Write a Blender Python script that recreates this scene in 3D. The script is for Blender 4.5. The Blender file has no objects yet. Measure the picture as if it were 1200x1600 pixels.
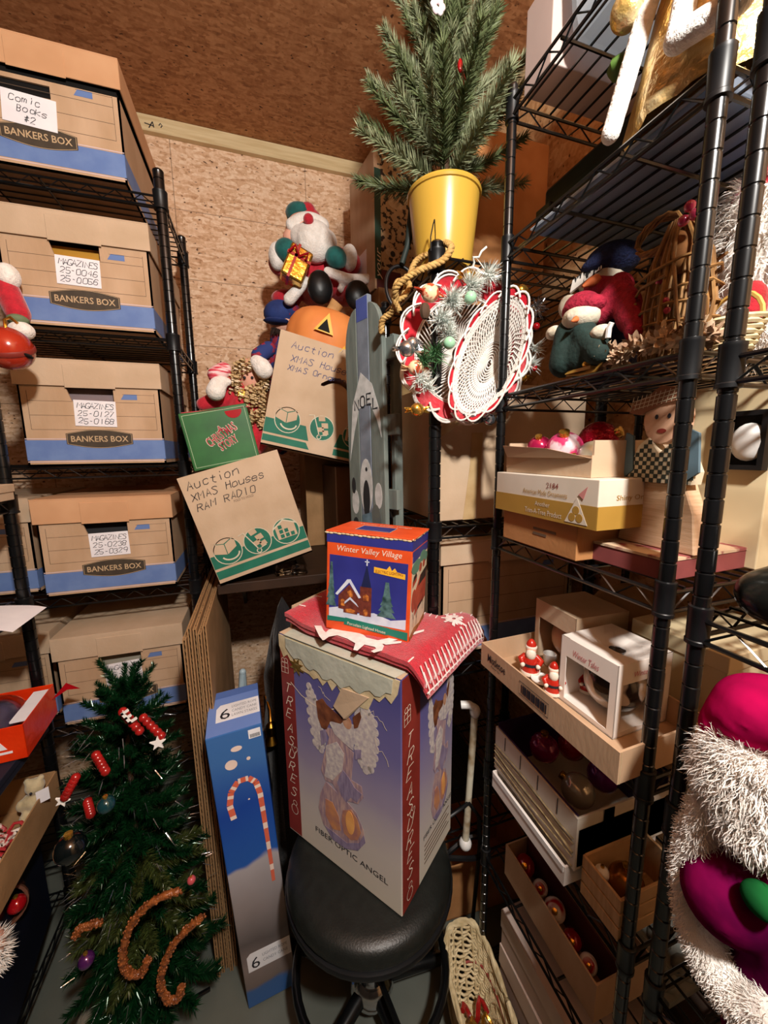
import bpy, bmesh, math, random
from mathutils import Matrix, Vector, Euler, noise
random.seed(7)
R = math.radians
SC = bpy.context.scene
COL = SC.collection
PI = math.pi

# ---------------------------------------------------------------- camera, world, light, exposure
cam_d = bpy.data.cameras.new('camera'); cam = bpy.data.objects.new('camera', cam_d); COL.objects.link(cam)
cam_d.sensor_fit = 'VERTICAL'; cam_d.sensor_height = 32.0; cam_d.lens = 600.0 / 1600.0 * 32.0
cam_d.clip_start = 0.01; cam_d.clip_end = 50
_p, _y, _r = R(8.9), R(18.0), R(-0.6)
_fh = Vector((math.sin(_y), math.cos(_y), 0)); _rh = Vector((math.cos(_y), -math.sin(_y), 0)); _up = Vector((0, 0, 1))
_f = _fh*math.cos(_p) - _up*math.sin(_p); _u0 = _up*math.cos(_p) + _fh*math.sin(_p)
_rr = _rh*math.cos(_r) + _u0*math.sin(_r); _uu = _u0*math.cos(_r) - _rh*math.sin(_r)
cam.matrix_world = Matrix.Translation((0, 0, 1.27)) @ Matrix((_rr, _uu, -_f)).transposed().to_4x4()
SC.camera = cam
wd = bpy.data.worlds.new('world'); SC.world = wd; wd.use_nodes = True
wd.node_tree.nodes['Background'].inputs[0].default_value = (1.0, 0.86, 0.74, 1)
wd.node_tree.nodes['Background'].inputs[1].default_value = 0.008
ld = bpy.data.lights.new('ceiling_bulb_light', 'POINT'); ld.energy = 40; ld.color = (1.0, 0.95, 0.885); ld.shadow_soft_size = 0.045
lo = bpy.data.objects.new('ceiling_bulb_light', ld); lo.location = (0.19, -0.34, 1.96); COL.objects.link(lo)
SC.view_settings.view_transform = 'Standard'; SC.view_settings.look = 'None'
SC.view_settings.gamma = 1.0; SC.view_settings.use_curve_mapping = False
SC.view_settings.exposure = 1.35

# ---------------------------------------------------------------- helpers
def hx(s):
    s = s.lstrip('#'); o = []
    for i in (0, 2, 4):
        c = int(s[i:i+2], 16)/255.0
        o.append(c/12.92 if c <= .04045 else ((c+.055)/1.055)**2.4)
    return (*o, 1.0)
MATS = {}
def mat(name, col, rough=.6, col2=None, scale=18, stretch=(1, 1, 1), metal=0, bump=0, bscale=None, coat=0, alpha=1, trans=0, spec=.4, detail=3, lo=.35, hi=.7, sheen=0, ior=1.45, lucent=0):
    if name in MATS: return MATS[name]
    m = bpy.data.materials.new(name); m.use_nodes = True; nt = m.node_tree; N = nt.nodes; b = N['Principled BSDF']
    b.inputs['Roughness'].default_value = rough; b.inputs['Metallic'].default_value = metal
    b.inputs['Specular IOR Level'].default_value = spec; b.inputs['Coat Weight'].default_value = coat; b.inputs['Coat Roughness'].default_value = .15
    b.inputs['Transmission Weight'].default_value = trans; b.inputs['IOR'].default_value = ior; b.inputs['Sheen Weight'].default_value = sheen
    b.inputs['Alpha'].default_value = alpha
    tc = N.new('ShaderNodeTexCoord'); mp = N.new('ShaderNodeMapping'); mp.inputs['Scale'].default_value = stretch
    nt.links.new(tc.outputs['Object'], mp.inputs['Vector'])
    nz = N.new('ShaderNodeTexNoise'); nz.inputs['Scale'].default_value = scale; nz.inputs['Detail'].default_value = detail
    nt.links.new(mp.outputs[0], nz.inputs['Vector'])
    rp = N.new('ShaderNodeValToRGB'); c1 = hx(col); c2 = hx(col2) if col2 else tuple(x*.86 for x in c1[:3])+(1,)
    rp.color_ramp.elements[0].position = lo; rp.color_ramp.elements[1].position = hi
    rp.color_ramp.elements[0].color = c2; rp.color_ramp.elements[1].color = c1
    nt.links.new(nz.outputs['Fac'], rp.inputs[0]); nt.links.new(rp.outputs[0], b.inputs['Base Color'])
    if bump:
        n2 = N.new('ShaderNodeTexNoise'); n2.inputs['Scale'].default_value = bscale or scale*3; n2.inputs['Detail'].default_value = 3
        nt.links.new(mp.outputs[0], n2.inputs['Vector'])
        bp = N.new('ShaderNodeBump'); bp.inputs['Strength'].default_value = bump; bp.inputs['Distance'].default_value = .004
        nt.links.new(n2.outputs['Fac'], bp.inputs['Height']); nt.links.new(bp.outputs[0], b.inputs['Normal'])
    if lucent:
        tl = N.new('ShaderNodeBsdfTranslucent'); nt.links.new(rp.outputs[0], tl.inputs[0]); mx = N.new('ShaderNodeMixShader'); mx.inputs[0].default_value = lucent
        nt.links.new(b.outputs[0], mx.inputs[1]); nt.links.new(tl.outputs[0], mx.inputs[2]); nt.links.new(mx.outputs[0], N['Material Output'].inputs[0])
    MATS[name] = m; return m

def osb(name, tones, axes, grid=None):
    """strand board: two layers of stretched cells; axes = rotation that lays the panel on xy; grid = (u step, v step, u0, v0) printed lines"""
    m = bpy.data.materials.new(name); m.use_nodes = True; nt = m.node_tree; N = nt.nodes; L = nt.links.new; b = N['Principled BSDF']
    b.inputs['Roughness'].default_value = .75; b.inputs['Specular IOR Level'].default_value = .2
    tc = N.new('ShaderNodeTexCoord'); mp = N.new('ShaderNodeMapping'); mp.inputs['Rotation'].default_value = axes; L(tc.outputs['Object'], mp.inputs['Vector'])
    wz = N.new('ShaderNodeTexNoise'); wz.inputs['Scale'].default_value = 9; L(mp.outputs[0], wz.inputs['Vector'])
    wa = N.new('ShaderNodeVectorMath'); wa.operation = 'MULTIPLY_ADD'; wa.inputs[1].default_value = (.022, .022, .022); L(wz.outputs['Color'], wa.inputs[0]); L(mp.outputs[0], wa.inputs[2])
    cols = []
    for ang, sc in ((12, (30, 120, 8)), (-34, (38, 130, 8)), (74, (42, 120, 8))):
        q = N.new('ShaderNodeMapping'); q.inputs['Rotation'].default_value = (0, 0, R(ang)); q.inputs['Scale'].default_value = sc; L(wa.outputs[0], q.inputs['Vector'])
        v = N.new('ShaderNodeTexVoronoi'); v.inputs['Scale'].default_value = 1.0; L(q.outputs[0], v.inputs['Vector'])
        sp = N.new('ShaderNodeSeparateColor'); L(v.outputs['Color'], sp.inputs[0]); cols.append(sp.outputs[0])
    def mix(a, c, f):
        x = N.new('ShaderNodeMix'); L(f, x.inputs[0]); L(a, x.inputs[2]); L(c, x.inputs[3]); return x.outputs[0]
    def mask(s, t):
        z = N.new('ShaderNodeTexNoise'); z.inputs['Scale'].default_value = s; L(mp.outputs[0], z.inputs['Vector'])
        g = N.new('ShaderNodeMath'); g.operation = 'GREATER_THAN'; g.inputs[1].default_value = t; L(z.outputs['Fac'], g.inputs[0]); return g.outputs[0]
    val = mix(mix(cols[0], cols[1], mask(14, .5)), cols[2], mask(19, .56))
    fine = N.new('ShaderNodeTexNoise'); fine.inputs['Scale'].default_value = 95; fine.inputs['Detail'].default_value = 4; L(mp.outputs[0], fine.inputs['Vector'])
    ad = N.new('ShaderNodeMath'); ad.operation = 'MULTIPLY_ADD'; ad.inputs[1].default_value = .62; L(fine.outputs['Fac'], ad.inputs[0])
    hv = N.new('ShaderNodeMath'); hv.operation = 'MULTIPLY'; hv.inputs[1].default_value = .42; L(val, hv.inputs[0]); L(hv.outputs[0], ad.inputs[2])
    rp = N.new('ShaderNodeValToRGB'); e = rp.color_ramp.elements
    e[0].position = .20; e[0].color = hx(tones[0]); e[1].position = .78; e[1].color = hx(tones[3])
    for p_, t_ in ((.34, tones[1]), (.55, tones[2])): x = e.new(p_); x.color = hx(t_)
    L(ad.outputs[0], rp.inputs[0]); out = rp.outputs[0]
    fl = N.new('ShaderNodeTexNoise'); fl.inputs['Scale'].default_value = 60; fl.inputs['Detail'].default_value = 1
    qm = N.new('ShaderNodeMapping'); qm.inputs['Scale'].default_value = (1, 1.7, 1); L(mp.outputs[0], qm.inputs['Vector']); L(qm.outputs[0], fl.inputs['Vector'])
    fr = N.new('ShaderNodeValToRGB'); fr.color_ramp.elements[0].position = .685; fr.color_ramp.elements[0].color = (0, 0, 0, 1); fr.color_ramp.elements[1].position = .75
    L(fl.outputs['Fac'], fr.inputs[0])
    x = N.new('ShaderNodeMix'); x.data_type = 'RGBA'; L(fr.outputs[0], x.inputs[0]); L(out, x.inputs[6]); x.inputs[7].default_value = hx(tones[4]); out = x.outputs[2]
    if grid:
        sx = N.new('ShaderNodeSeparateXYZ'); L(mp.outputs[0], sx.inputs[0]); acc = None
        for k, (st, o) in enumerate(((grid[0], grid[2]), (grid[1], grid[3]))):
            a1 = N.new('ShaderNodeMath'); a1.operation = 'SUBTRACT'; a1.inputs[1].default_value = o; L(sx.outputs[k], a1.inputs[0])
            a2 = N.new('ShaderNodeMath'); a2.operation = 'PINGPONG'; a2.inputs[1].default_value = st/2; L(a1.outputs[0], a2.inputs[0])
            a3 = N.new('ShaderNodeMath'); a3.operation = 'LESS_THAN'; a3.inputs[1].default_value = .0013; L(a2.outputs[0], a3.inputs[0])
            if acc is None: acc = a3.outputs[0]
            else:
                a4 = N.new('ShaderNodeMath'); a4.operation = 'MAXIMUM'; L(acc, a4.inputs[0]); L(a3.outputs[0], a4.inputs[1]); acc = a4.outputs[0]
        a5 = N.new('ShaderNodeMath'); a5.operation = 'MULTIPLY'; a5.inputs[1].default_value = .55; L(acc, a5.inputs[0])
        x = N.new('ShaderNodeMix'); x.data_type = 'RGBA'; L(a5.outputs[0], x.inputs[0]); L(out, x.inputs[6]); x.inputs[7].default_value = hx('#4a3020'); out = x.outputs[2]
    L(out, b.inputs['Base Color'])
    bp = N.new('ShaderNodeBump'); bp.inputs['Strength'].default_value = .2; bp.inputs['Distance'].default_value = .002; L(ad.outputs[0], bp.inputs['Height']); L(bp.outputs[0], b.inputs['Normal'])
    return m

def FR(o, u, v):
    """frame: columns u, v, n = u x v, origin o"""
    u = Vector(u).normalized(); v = Vector(v).normalized(); n = u.cross(v)
    return Matrix((( u.x, v.x, n.x, o[0]), (u.y, v.y, n.y, o[1]), (u.z, v.z, n.z, o[2]), (0, 0, 0, 1)))
FRONT = lambda x=0, y=0, z=0: FR((x, y, z), (1, 0, 0), (0, 0, 1))        # faces -y
RIGHT = lambda x=0, y=0, z=0: FR((x, y, z), (0, 1, 0), (0, 0, 1))        # faces +x
LEFTF = lambda x=0, y=0, z=0: FR((x, y, z), (0, -1, 0), (0, 0, 1))       # faces -x
TOP = lambda x=0, y=0, z=0: FR((x, y, z), (1, 0, 0), (0, 1, 0))
ID = Matrix()

class M:
    def __init__(s): s.v = []; s.f = []
    def add(s, vs, fs, T=None):
        o = len(s.v)
        s.v += [tuple(T @ Vector(p)) for p in vs] if T is not None else [tuple(p) for p in vs]
        s.f += [tuple(i+o for i in f) for f in fs]; return s
    def box(s, x0, x1, y0, y1, z0, z1, T=None):
        return s.add([(x0,y0,z0),(x1,y0,z0),(x1,y1,z0),(x0,y1,z0),(x0,y0,z1),(x1,y0,z1),(x1,y1,z1),(x0,y1,z1)],
                     [(3,2,1,0),(4,5,6,7),(0,1,5,4),(1,2,6,5),(2,3,7,6),(3,0,4,7)], T)
    def hexa(s, b, t, T=None):
        return s.add(list(b)+list(t), [(3,2,1,0),(4,5,6,7),(0,1,5,4),(1,2,6,5),(2,3,7,6),(3,0,4,7)], T)
    def poly(s, pts, F=ID, off=.0004, th=.0003):
        """flat plate from a ccw outline in frame F, off above the surface"""
        a = 0
        for i in range(len(pts)): a += pts[i-1][0]*pts[i][1]-pts[i][0]*pts[i-1][1]
        if a < 0: pts = pts[::-1]
        n = len(pts)
        return s.add([(p[0],p[1],off) for p in pts]+[(p[0],p[1],off-th) for p in pts],
                     [tuple(range(n)), tuple(range(2*n-1, n-1, -1))]+[(i, i+n, (i+1) % n+n, (i+1) % n) for i in range(n)], F)
    def rect(s, x0, x1, y0, y1, F=ID, off=.0004, th=.0003): return s.poly([(x0,y0),(x1,y0),(x1,y1),(x0,y1)], F, off, th)
    def ell(s, cx, cy, rx, ry, F=ID, off=.0004, n=20, rot=0, th=.0003, w=0):
        c, q = math.cos(rot), math.sin(rot)
        def P(k): return [(cx+c*a*k[0]-q*b_*k[1], cy+q*a*k[0]+c*b_*k[1]) for a, b_ in ((math.cos(i*2*PI/n), math.sin(i*2*PI/n)) for i in range(n))]
        if not w: return s.poly(P((rx, ry)), F, off, th)
        a, b_ = P((rx, ry)), P((rx-w, ry-w))
        return s.add([(x, y, off) for x, y in a+b_], [(i, (i+1) % n, (i+1) % n+n, i+n) for i in range(n)], F)
    def line(s, pts, w, F=ID, off=.0005, closed=False):
        """ribbon of width w along 2-d points"""
        ps = [Vector((p[0], p[1])) for p in pts]; n = len(ps)
        if n < 2: return s
        L_, R_ = [], []
        for i in range(n):
            a = ps[(i-1) % n] if (closed or i > 0) else ps[i]; b_ = ps[(i+1) % n] if (closed or i < n-1) else ps[i]
            d = (b_-a); d = d.normalized() if d.length > 1e-9 else Vector((1, 0)); q = Vector((-d.y, d.x))*w/2
            L_.append(ps[i]+q); R_.append(ps[i]-q)
        k = n if closed else n-1
        return s.add([(p.x, p.y, off) for p in L_]+[(p.x, p.y, off) for p in R_], [(i+n, (i+1) % n+n, (i+1) % n, i) for i in range(k)], F)
    def tube(s, pts, r, n=6, closed=False, T=None, cap=True):
        ps = [Vector(p) for p in pts]; k = len(ps); rs = r if isinstance(r, (list, tuple)) else [r]*k
        prev = None; vs = []
        for i in range(k):
            a = ps[i-1] if (i > 0 or closed) else ps[i]; b_ = ps[(i+1) % k] if (i < k-1 or closed) else ps[i]
            d = (b_-a)
            d = d.normalized() if d.length > 1e-9 else Vector((0, 0, 1))
            if prev is None:
                h = Vector((0, 0, 1)) if abs(d.z) < .9 else Vector((1, 0, 0)); prev = d.cross(h).normalized()
            q = prev - d*prev.dot(d)
            q = q.normalized() if q.length > 1e-6 else d.orthogonal().normalized()
            prev = q; w = d.cross(q)
            for j in range(n):
                t = 2*PI*j/n; vs.append(ps[i]+(q*math.cos(t)+w*math.sin(t))*rs[i])
        fs = []
        for i in range(k if closed else k-1):
            for j in range(n):
                a = i*n+j; b_ = i*n+(j+1) % n; c = ((i+1) % k)*n+(j+1) % n; d_ = ((i+1) % k)*n+j; fs.append((a, b_, c, d_))
        if cap and not closed: fs += [tuple(range(n-1, -1, -1)), tuple((k-1)*n+j for j in range(n))]
        return s.add(vs, fs, T)
    def lathe(s, prof, n=20, T=None, rib=0, nr=0):
        vs, fs = [], []
        for (r, z) in prof:
            for j in range(n):
                t = 2*PI*j/n; q = r*(1+rib*math.cos(nr*t)) if rib else r
                vs.append((q*math.cos(t), q*math.sin(t), z))
        k = len(prof)
        for i in range(k-1):
            for j in range(n): fs.append((i*n+j, i*n+(j+1) % n, (i+1)*n+(j+1) % n, (i+1)*n+j))
        if prof[0][0] > 1e-5: fs.append(tuple(range(n-1, -1, -1)))
        if prof[-1][0] > 1e-5: fs.append(tuple((k-1)*n+j for j in range(n)))
        return s.add(vs, fs, T)
    def ball(s, c, r, n=14, k=9, T=None, rot=None):
        if not isinstance(r, (tuple, list)): r = (r, r, r)
        Q = Matrix.Translation(c) @ (Euler(rot).to_matrix().to_4x4() if rot else ID) @ Matrix.Diagonal((*r, 1))
        if T is not None: Q = T @ Q
        return s.lathe([(max(math.sin(PI*i/k), 0) if 0 < i < k else 0, -math.cos(PI*i/k)) for i in range(k+1)], n, Q)
    def build(s, name, m, parent=None, smooth=None, T=None, mods=()):
        me = bpy.data.meshes.new(name); me.from_pydata(s.v, [], s.f); me.materials.append(m)
        if smooth is not None:
            me.shade_smooth(); me.set_sharp_from_angle(angle=smooth)
        return obj(name, me, parent, T, mods)
def obj(name, me, parent=None, T=None, mods=()):
    o = bpy.data.objects.new(name, me); COL.objects.link(o)
    if parent is not None: o.parent = parent
    if T is not None: o.matrix_local = T
    for kind, kw in mods:
        md = o.modifiers.new(kind.lower(), kind)
        for a, b_ in kw.items(): setattr(md, a, b_)
    return o
BEV = lambda w=.0015, n=2: ('BEVEL', dict(width=w, segments=n, limit_method='ANGLE'))
REM = lambda v=.005: ('REMESH', dict(mode='VOXEL', voxel_size=v, use_smooth_shade=True))
SMO = lambda f=.6, i=6: ('SMOOTH', dict(factor=f, iterations=i))
def tag(o, label, cat, group=None, kind=None):
    if label: o['label'] = label
    if cat: o['category'] = cat
    if group: o['group'] = group
    if kind: o['kind'] = kind
    return o
def E(name, label, cat, loc=(0, 0, 0), rz=0, group=None, rot=None):
    o = bpy.data.objects.new(name, None); COL.objects.link(o); o.empty_display_size = .02
    o.location = loc; o.rotation_euler = rot if rot else (0, 0, rz)
    return tag(o, label, cat, group)
def dup(root, loc=None, rz=None, label=None):
    def cp(o, par):
        c = o.copy(); COL.objects.link(c)
        if par is not None: c.parent = par; c.matrix_parent_inverse = o.matrix_parent_inverse.copy()
        for ch in list(o.children): cp(ch, c)
        return c
    r = cp(root, None)
    if loc is not None: r.location = loc
    if rz is not None: r.rotation_euler = (0, 0, rz) if not isinstance(rz, tuple) else rz
    if label: r['label'] = label
    return r

# lettering: built-in font for print, a stroke alphabet for handwriting
def txt(parent, name, body, m, F, width=None, height=.02, off=.0006, align='LEFT', shear=0, bold=0):
    cu = bpy.data.curves.new('lettering', 'FONT'); cu.body = body; cu.size = 1; cu.shear = shear; cu.offset = bold; cu.resolution_u = 2; cu.align_x = align
    t = bpy.data.objects.new('lettering', cu); COL.objects.link(t)
    me = bpy.data.meshes.new_from_object(t.evaluated_get(bpy.context.evaluated_depsgraph_get()))
    bpy.data.objects.remove(t); bpy.data.curves.remove(cu)
    xs = [v.co.x for v in me.vertices]; ys = [v.co.y for v in me.vertices]
    x0, x1, y0, y1 = min(xs), max(xs), min(ys), max(ys); k = height/(y1-y0); kx = (width/(x1-x0)) if width else k
    for v in me.vertices: v.co = F @ Vector(((v.co.x-x0)*kx, (v.co.y-y0)*k, off))
    me.materials.clear(); me.materials.append(m); me.update()
    return obj(name, me, parent)
GL = {'A':'00 26 40,12 32','B':'00 06 26 35 34 23 03,23 32 31 20 00','C':'45 36 16 05 01 10 30 41','D':'00 06 26 44 42 20 00','E':'46 06 00 40,03 33','F':'46 06 00,03 33',
'G':'45 36 16 05 01 10 30 42 22','H':'00 06,03 43,46 40','I':'20 26','K':'00 06,46 03 40','L':'06 00 40','M':'00 06 23 46 40','N':'00 06 40 46','O':'10 01 05 16 36 45 41 30 10',
'P':'00 06 36 45 44 33 03','R':'00 06 36 45 44 33 03,23 40','S':'45 36 16 05 14 33 42 41 30 10 01','T':'06 46,26 20','U':'06 01 10 30 41 46','V':'06 20 46','W':'06 10 23 30 46',
'X':'00 46,06 40','Y':'06 23 46,23 20','Z':'06 46 00 40','0':'10 01 05 16 36 45 41 30 10','1':'20 26','2':'05 16 36 45 44 00 40','3':'05 16 36 45 34 23 34 42 41 30 10 01','4':'30 36 02 42',
'5':'46 06 03 33 42 41 30 10 01','6':'45 36 16 04 01 10 30 41 42 33 03','7':'06 46 10','8':'13 04 05 16 36 45 44 33 13 02 01 10 30 41 42 33','9':'43 13 04 05 16 36 45 43 30','-':'13 33','#':'10 26,20 36,02 42,04 44',
'a':'43 34 14 03 01 10 30 41,44 40','c':'43 34 14 03 01 10 30 41','d':'46 40,43 34 14 03 01 10 30 41','e':'02 42 43 34 14 03 01 10 30 41','i':'20 24,25 26','m':'00 04,03 14 23 20,23 34 43 40','n':'00 04,03 14 34 43 40',
'o':'10 01 03 14 34 43 41 30 10','r':'00 04,02 14 34','s':'43 34 14 03 12 32 41 30 10 01','t':'26 21 30 40,04 44','u':'04 01 10 30 41,44 40','h':'00 06,03 14 34 43 40','k':'00 06,44 02 40','l':'26 20',' ':''}
def hand(m, text, F, x, y, h, w=.0012, slant=.12, wob=.10, off=.0006, gap=5.6):
    """handwritten line of text into mesh m, lower left at x, y, letter height h"""
    k = h/6.0; rnd = random.Random(text)
    for i, ch in enumerate(text):
        dx, dy = rnd.uniform(-.4, .4), rnd.uniform(-.5, .5)
        for st in GL.get(ch, '').split(','):
            pts = []
            for q in st.split():
                a, b_ = int(q[0])+rnd.uniform(-wob, wob)*3, int(q[1])+rnd.uniform(-wob, wob)*3
                pts.append((x+(i*gap+dx+a+b_*slant*1.5)*k, y+(b_+dy)*k))
            if len(pts) > 1: m.line(pts, w, F, off)
def arc(cx, cy, r, a0, a1, n=10, ry=None): return [(cx+r*math.cos(a0+(a1-a0)*i/n), cy+(ry or r)*math.sin(a0+(a1-a0)*i/n)) for i in range(n+1)]
def helix(path_r, turns, n, z0, z1): return [(path_r*math.cos(2*PI*turns*i/n), path_r*math.sin(2*PI*turns*i/n), z0+(z1-z0)*i/n) for i in range(n+1)]
def rv(a): return random.uniform(-a, a)
def tuft(m, p, d, ln, w, bend=.3):
    """one curved blade of fur or needle"""
    d = Vector(d).normalized(); s_ = d.orthogonal().normalized(); s_.rotate(Matrix.Rotation(random.uniform(0, 2*PI), 3, d)); b_ = d.cross(s_)*bend*ln*random.uniform(-1, 1)
    p = Vector(p); q = p+d*ln*.55+b_*.3; e = p+d*ln+b_
    m.add([p-s_*w/2, p+s_*w/2, q+s_*w*.4, q-s_*w*.4, e], [(0, 1, 2, 3), (3, 2, 4)])
def fleece(m, c, r, n, ln, w, down=.6):
    """fine curly locks lying on an ellipsoid, combed downwards"""
    if not isinstance(r, (tuple, list)): r = (r, r, r)
    for _ in range(n):
        z = random.uniform(-1, 1); t = random.uniform(0, 2*PI); q = math.sqrt(1-z*z); v = Vector((q*math.cos(t), q*math.sin(t), z))
        p = Vector((c[0]+v.x*r[0]*.96, c[1]+v.y*r[1]*.96, c[2]+v.z*r[2]*.96)); nn = Vector((v.x/r[0], v.y/r[1], v.z/r[2])).normalized()
        g = Vector((rv(.5), rv(.5), -1)); g = g-nn*g.dot(nn); d = (nn*(1-down)+g*down+Vector((rv(.25), rv(.25), rv(.25)))).normalized(); l = ln*random.uniform(.6, 1.2); s_ = nn.cross(d).normalized()*w/2
        k = rv(.5); a = p+nn*.001; b_ = a+d*l*.4+nn*l*.12; e1 = b_+(d+s_.normalized()*k).normalized()*l*.35; e2 = e1+(d-nn*.4+s_.normalized()*k*2).normalized()*l*.25
        m.add([a-s_, a+s_, b_+s_, b_-s_, e1+s_*.8, e1-s_*.8, e2], [(0, 1, 2, 3), (3, 2, 4, 5), (5, 4, 6)])
def fluff(m, c, r, n, ln, w, up=0, cone=None):
    """fur all over an ellipsoid"""
    if not isinstance(r, (tuple, list)): r = (r, r, r)
    for _ in range(n):
        z = random.uniform(-1, 1); t = random.uniform(0, 2*PI); q = math.sqrt(1-z*z); v = Vector((q*math.cos(t), q*math.sin(t), z))
        if cone and v.dot(Vector(cone)) < 0: continue
        p = Vector((c[0]+v.x*r[0], c[1]+v.y*r[1], c[2]+v.z*r[2])); d = Vector((v.x/r[0], v.y/r[1], v.z/r[2])).normalized()+Vector((rv(.6), rv(.6), rv(.6)-up))
        tuft(m, p, d, ln*random.uniform(.6, 1.2), w)

# ---------------------------------------------------------------- materials
CARD = mat('cardboard', '#c5a688', .8, '#b49474', 14, bump=.12, bscale=160, stretch=(1, 1, .4))
CARD2 = mat('cardboard_pale', '#cab196', .8, '#bba184', 10, bump=.1, bscale=140)
CARD3 = mat('cardboard_orange', '#c08a58', .8, '#aa7546', 12, bump=.1, bscale=140)
KRAFT = mat('kraft_brown', '#a9835a', .85, '#93704a', 12, bump=.15, bscale=120)
CORR = mat('corrugated_edge', '#9b7a52', .9, '#5e4529', 240, lo=.45, hi=.55)
BLUEP = mat('blue_print', '#6c86b8', .65, '#607ab0', 30)
LINEP = mat('line_print', '#6e5a48', .7)
PALEP = mat('pale_line_print', '#d9c3c4', .7)
LOGOB = mat('logo_brown', '#4a4034', .6, '#3f362c', 40)
LOGOT = mat('logo_tan', '#c8ab86', .6)
PAPER = mat('white_paper', '#f0eef2', .7, '#e6e4ea', 20)
INK = mat('marker_ink', '#24242c', .6)
INKB = mat('blue_pen_ink', '#4b4d78', .6)
BLACKM = mat('black_enamel', '#0d0e10', .28, '#08090a', 30, coat=.3, spec=.5)
BLACKP = mat('black_plastic', '#141517', .42, '#0e0f11', 30)
BLACKC = mat('black_cloth', '#121216', .85, '#0a0a0d', 60, bump=.3, sheen=.2)
DARKV = mat('black_vinyl', '#1b1e1c', .38, '#161816', 60, bump=.12, bscale=300)
CHROME = mat('chrome', '#d8d8da', .12, metal=1)
WOODP = mat('pale_pine', '#dcc79c', .6, '#c9b083', 8, stretch=(1, 1, 14), bump=.1)
WHITEF = mat('white_fur', '#f1ece6', .9, '#dcd5cc', 60, bump=.6, bscale=220, sheen=.4)
WHITEP = mat('white_plastic', '#ecebe8', .35, '#e2e0dc', 10)
REDC = mat('red_cloth', '#c0182c', .8, '#a51024', 90, bump=.35, bscale=260, sheen=.4)
REDG = mat('red_gloss', '#b4121c', .2, '#8f0c14', 6, coat=.6)
GREENC = mat('teal_cloth', '#11605c', .8, '#0c4c49', 60, bump=.2, sheen=.3)
SKIN = mat('painted_skin', '#e7b79d', .6, '#dd9f88', 20)
GOLD = mat('gold_foil', '#e2b65a', .22, '#c99334', 30, metal=.9, bump=.5, bscale=60)
SILVER = mat('silver_foil', '#c9ccd0', .18, '#9a9ea4', 30, metal=.9, bump=.5, bscale=60)
CLEAR = mat('clear_plastic', '#ffffff', .06, trans=1, spec=.6, ior=1.2, bump=.2, bscale=30)
FROST = mat('frosted_plastic', '#dbe4ec', .35, '#cdd8e2', 6, lucent=.55)
DARKIN = mat('dark_inside', '#17120e', .9)

# ---------------------------------------------------------------- the room
XL, XR, YB, YF, ZC = -1.0, .80, 1.62, -1.6, 2.365
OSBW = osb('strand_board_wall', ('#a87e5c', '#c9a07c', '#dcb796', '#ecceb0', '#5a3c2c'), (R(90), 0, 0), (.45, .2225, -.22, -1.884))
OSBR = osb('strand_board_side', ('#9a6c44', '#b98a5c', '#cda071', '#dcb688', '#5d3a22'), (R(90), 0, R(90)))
DARKW = mat('low_bounce_wall', '#2a211a', .9, '#1c1611', 6)  # for the unseen walls, coloured dark to cut their bounce light
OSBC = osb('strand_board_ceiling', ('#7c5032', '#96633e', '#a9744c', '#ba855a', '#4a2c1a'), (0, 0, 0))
FLOORM = mat('painted_concrete', '#62665e', .55, '#50544d', 5, bump=.15, bscale=40)
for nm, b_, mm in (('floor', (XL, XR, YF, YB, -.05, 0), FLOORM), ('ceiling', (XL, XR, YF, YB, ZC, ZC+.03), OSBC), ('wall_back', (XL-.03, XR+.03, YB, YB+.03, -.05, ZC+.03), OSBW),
                   ('wall_right', (XR, XR+.03, YF, YB, -.05, ZC+.03), OSBR), ('wall_left', (XL-.03, XL, YF, YB, -.05, ZC+.03), DARKW), ('wall_front', (XL-.03, XR+.03, YF-.03, YF, -.05, ZC+.03), DARKW)):
    tag(M().box(*b_).build(nm, mm), None, None, kind='structure')
t1 = tag(M().box(XL, .475, YB-.02, YB, ZC-.048, ZC-.001).build('trim_1', WOODP, mods=[BEV()]), None, None, kind='structure')
mk = M(); F = FRONT(-.275, YB-.02, ZC-.04)
for p in ([(0, 0), (.012, .02)], [(-.012, .012), (.014, .008)], [(.012, .02), (.015, .004)], [(.035, .008), (.04, .014), (.035, .02), (.03, .013)]): mk.line(p, .003, F)
mk.build('pencil_mark', INK, t1)
tag(M().box(.478, XR-.002, YB-.02, YB, ZC-.048, ZC-.001).build('trim_2', WOODP, mods=[BEV()]), None, None, kind='structure')
tag(M().box(XR-.02, XR, YF, YB-.021, ZC-.048, ZC-.001).build('trim_3', WOODP, mods=[BEV()]), None, None, kind='structure')

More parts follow.
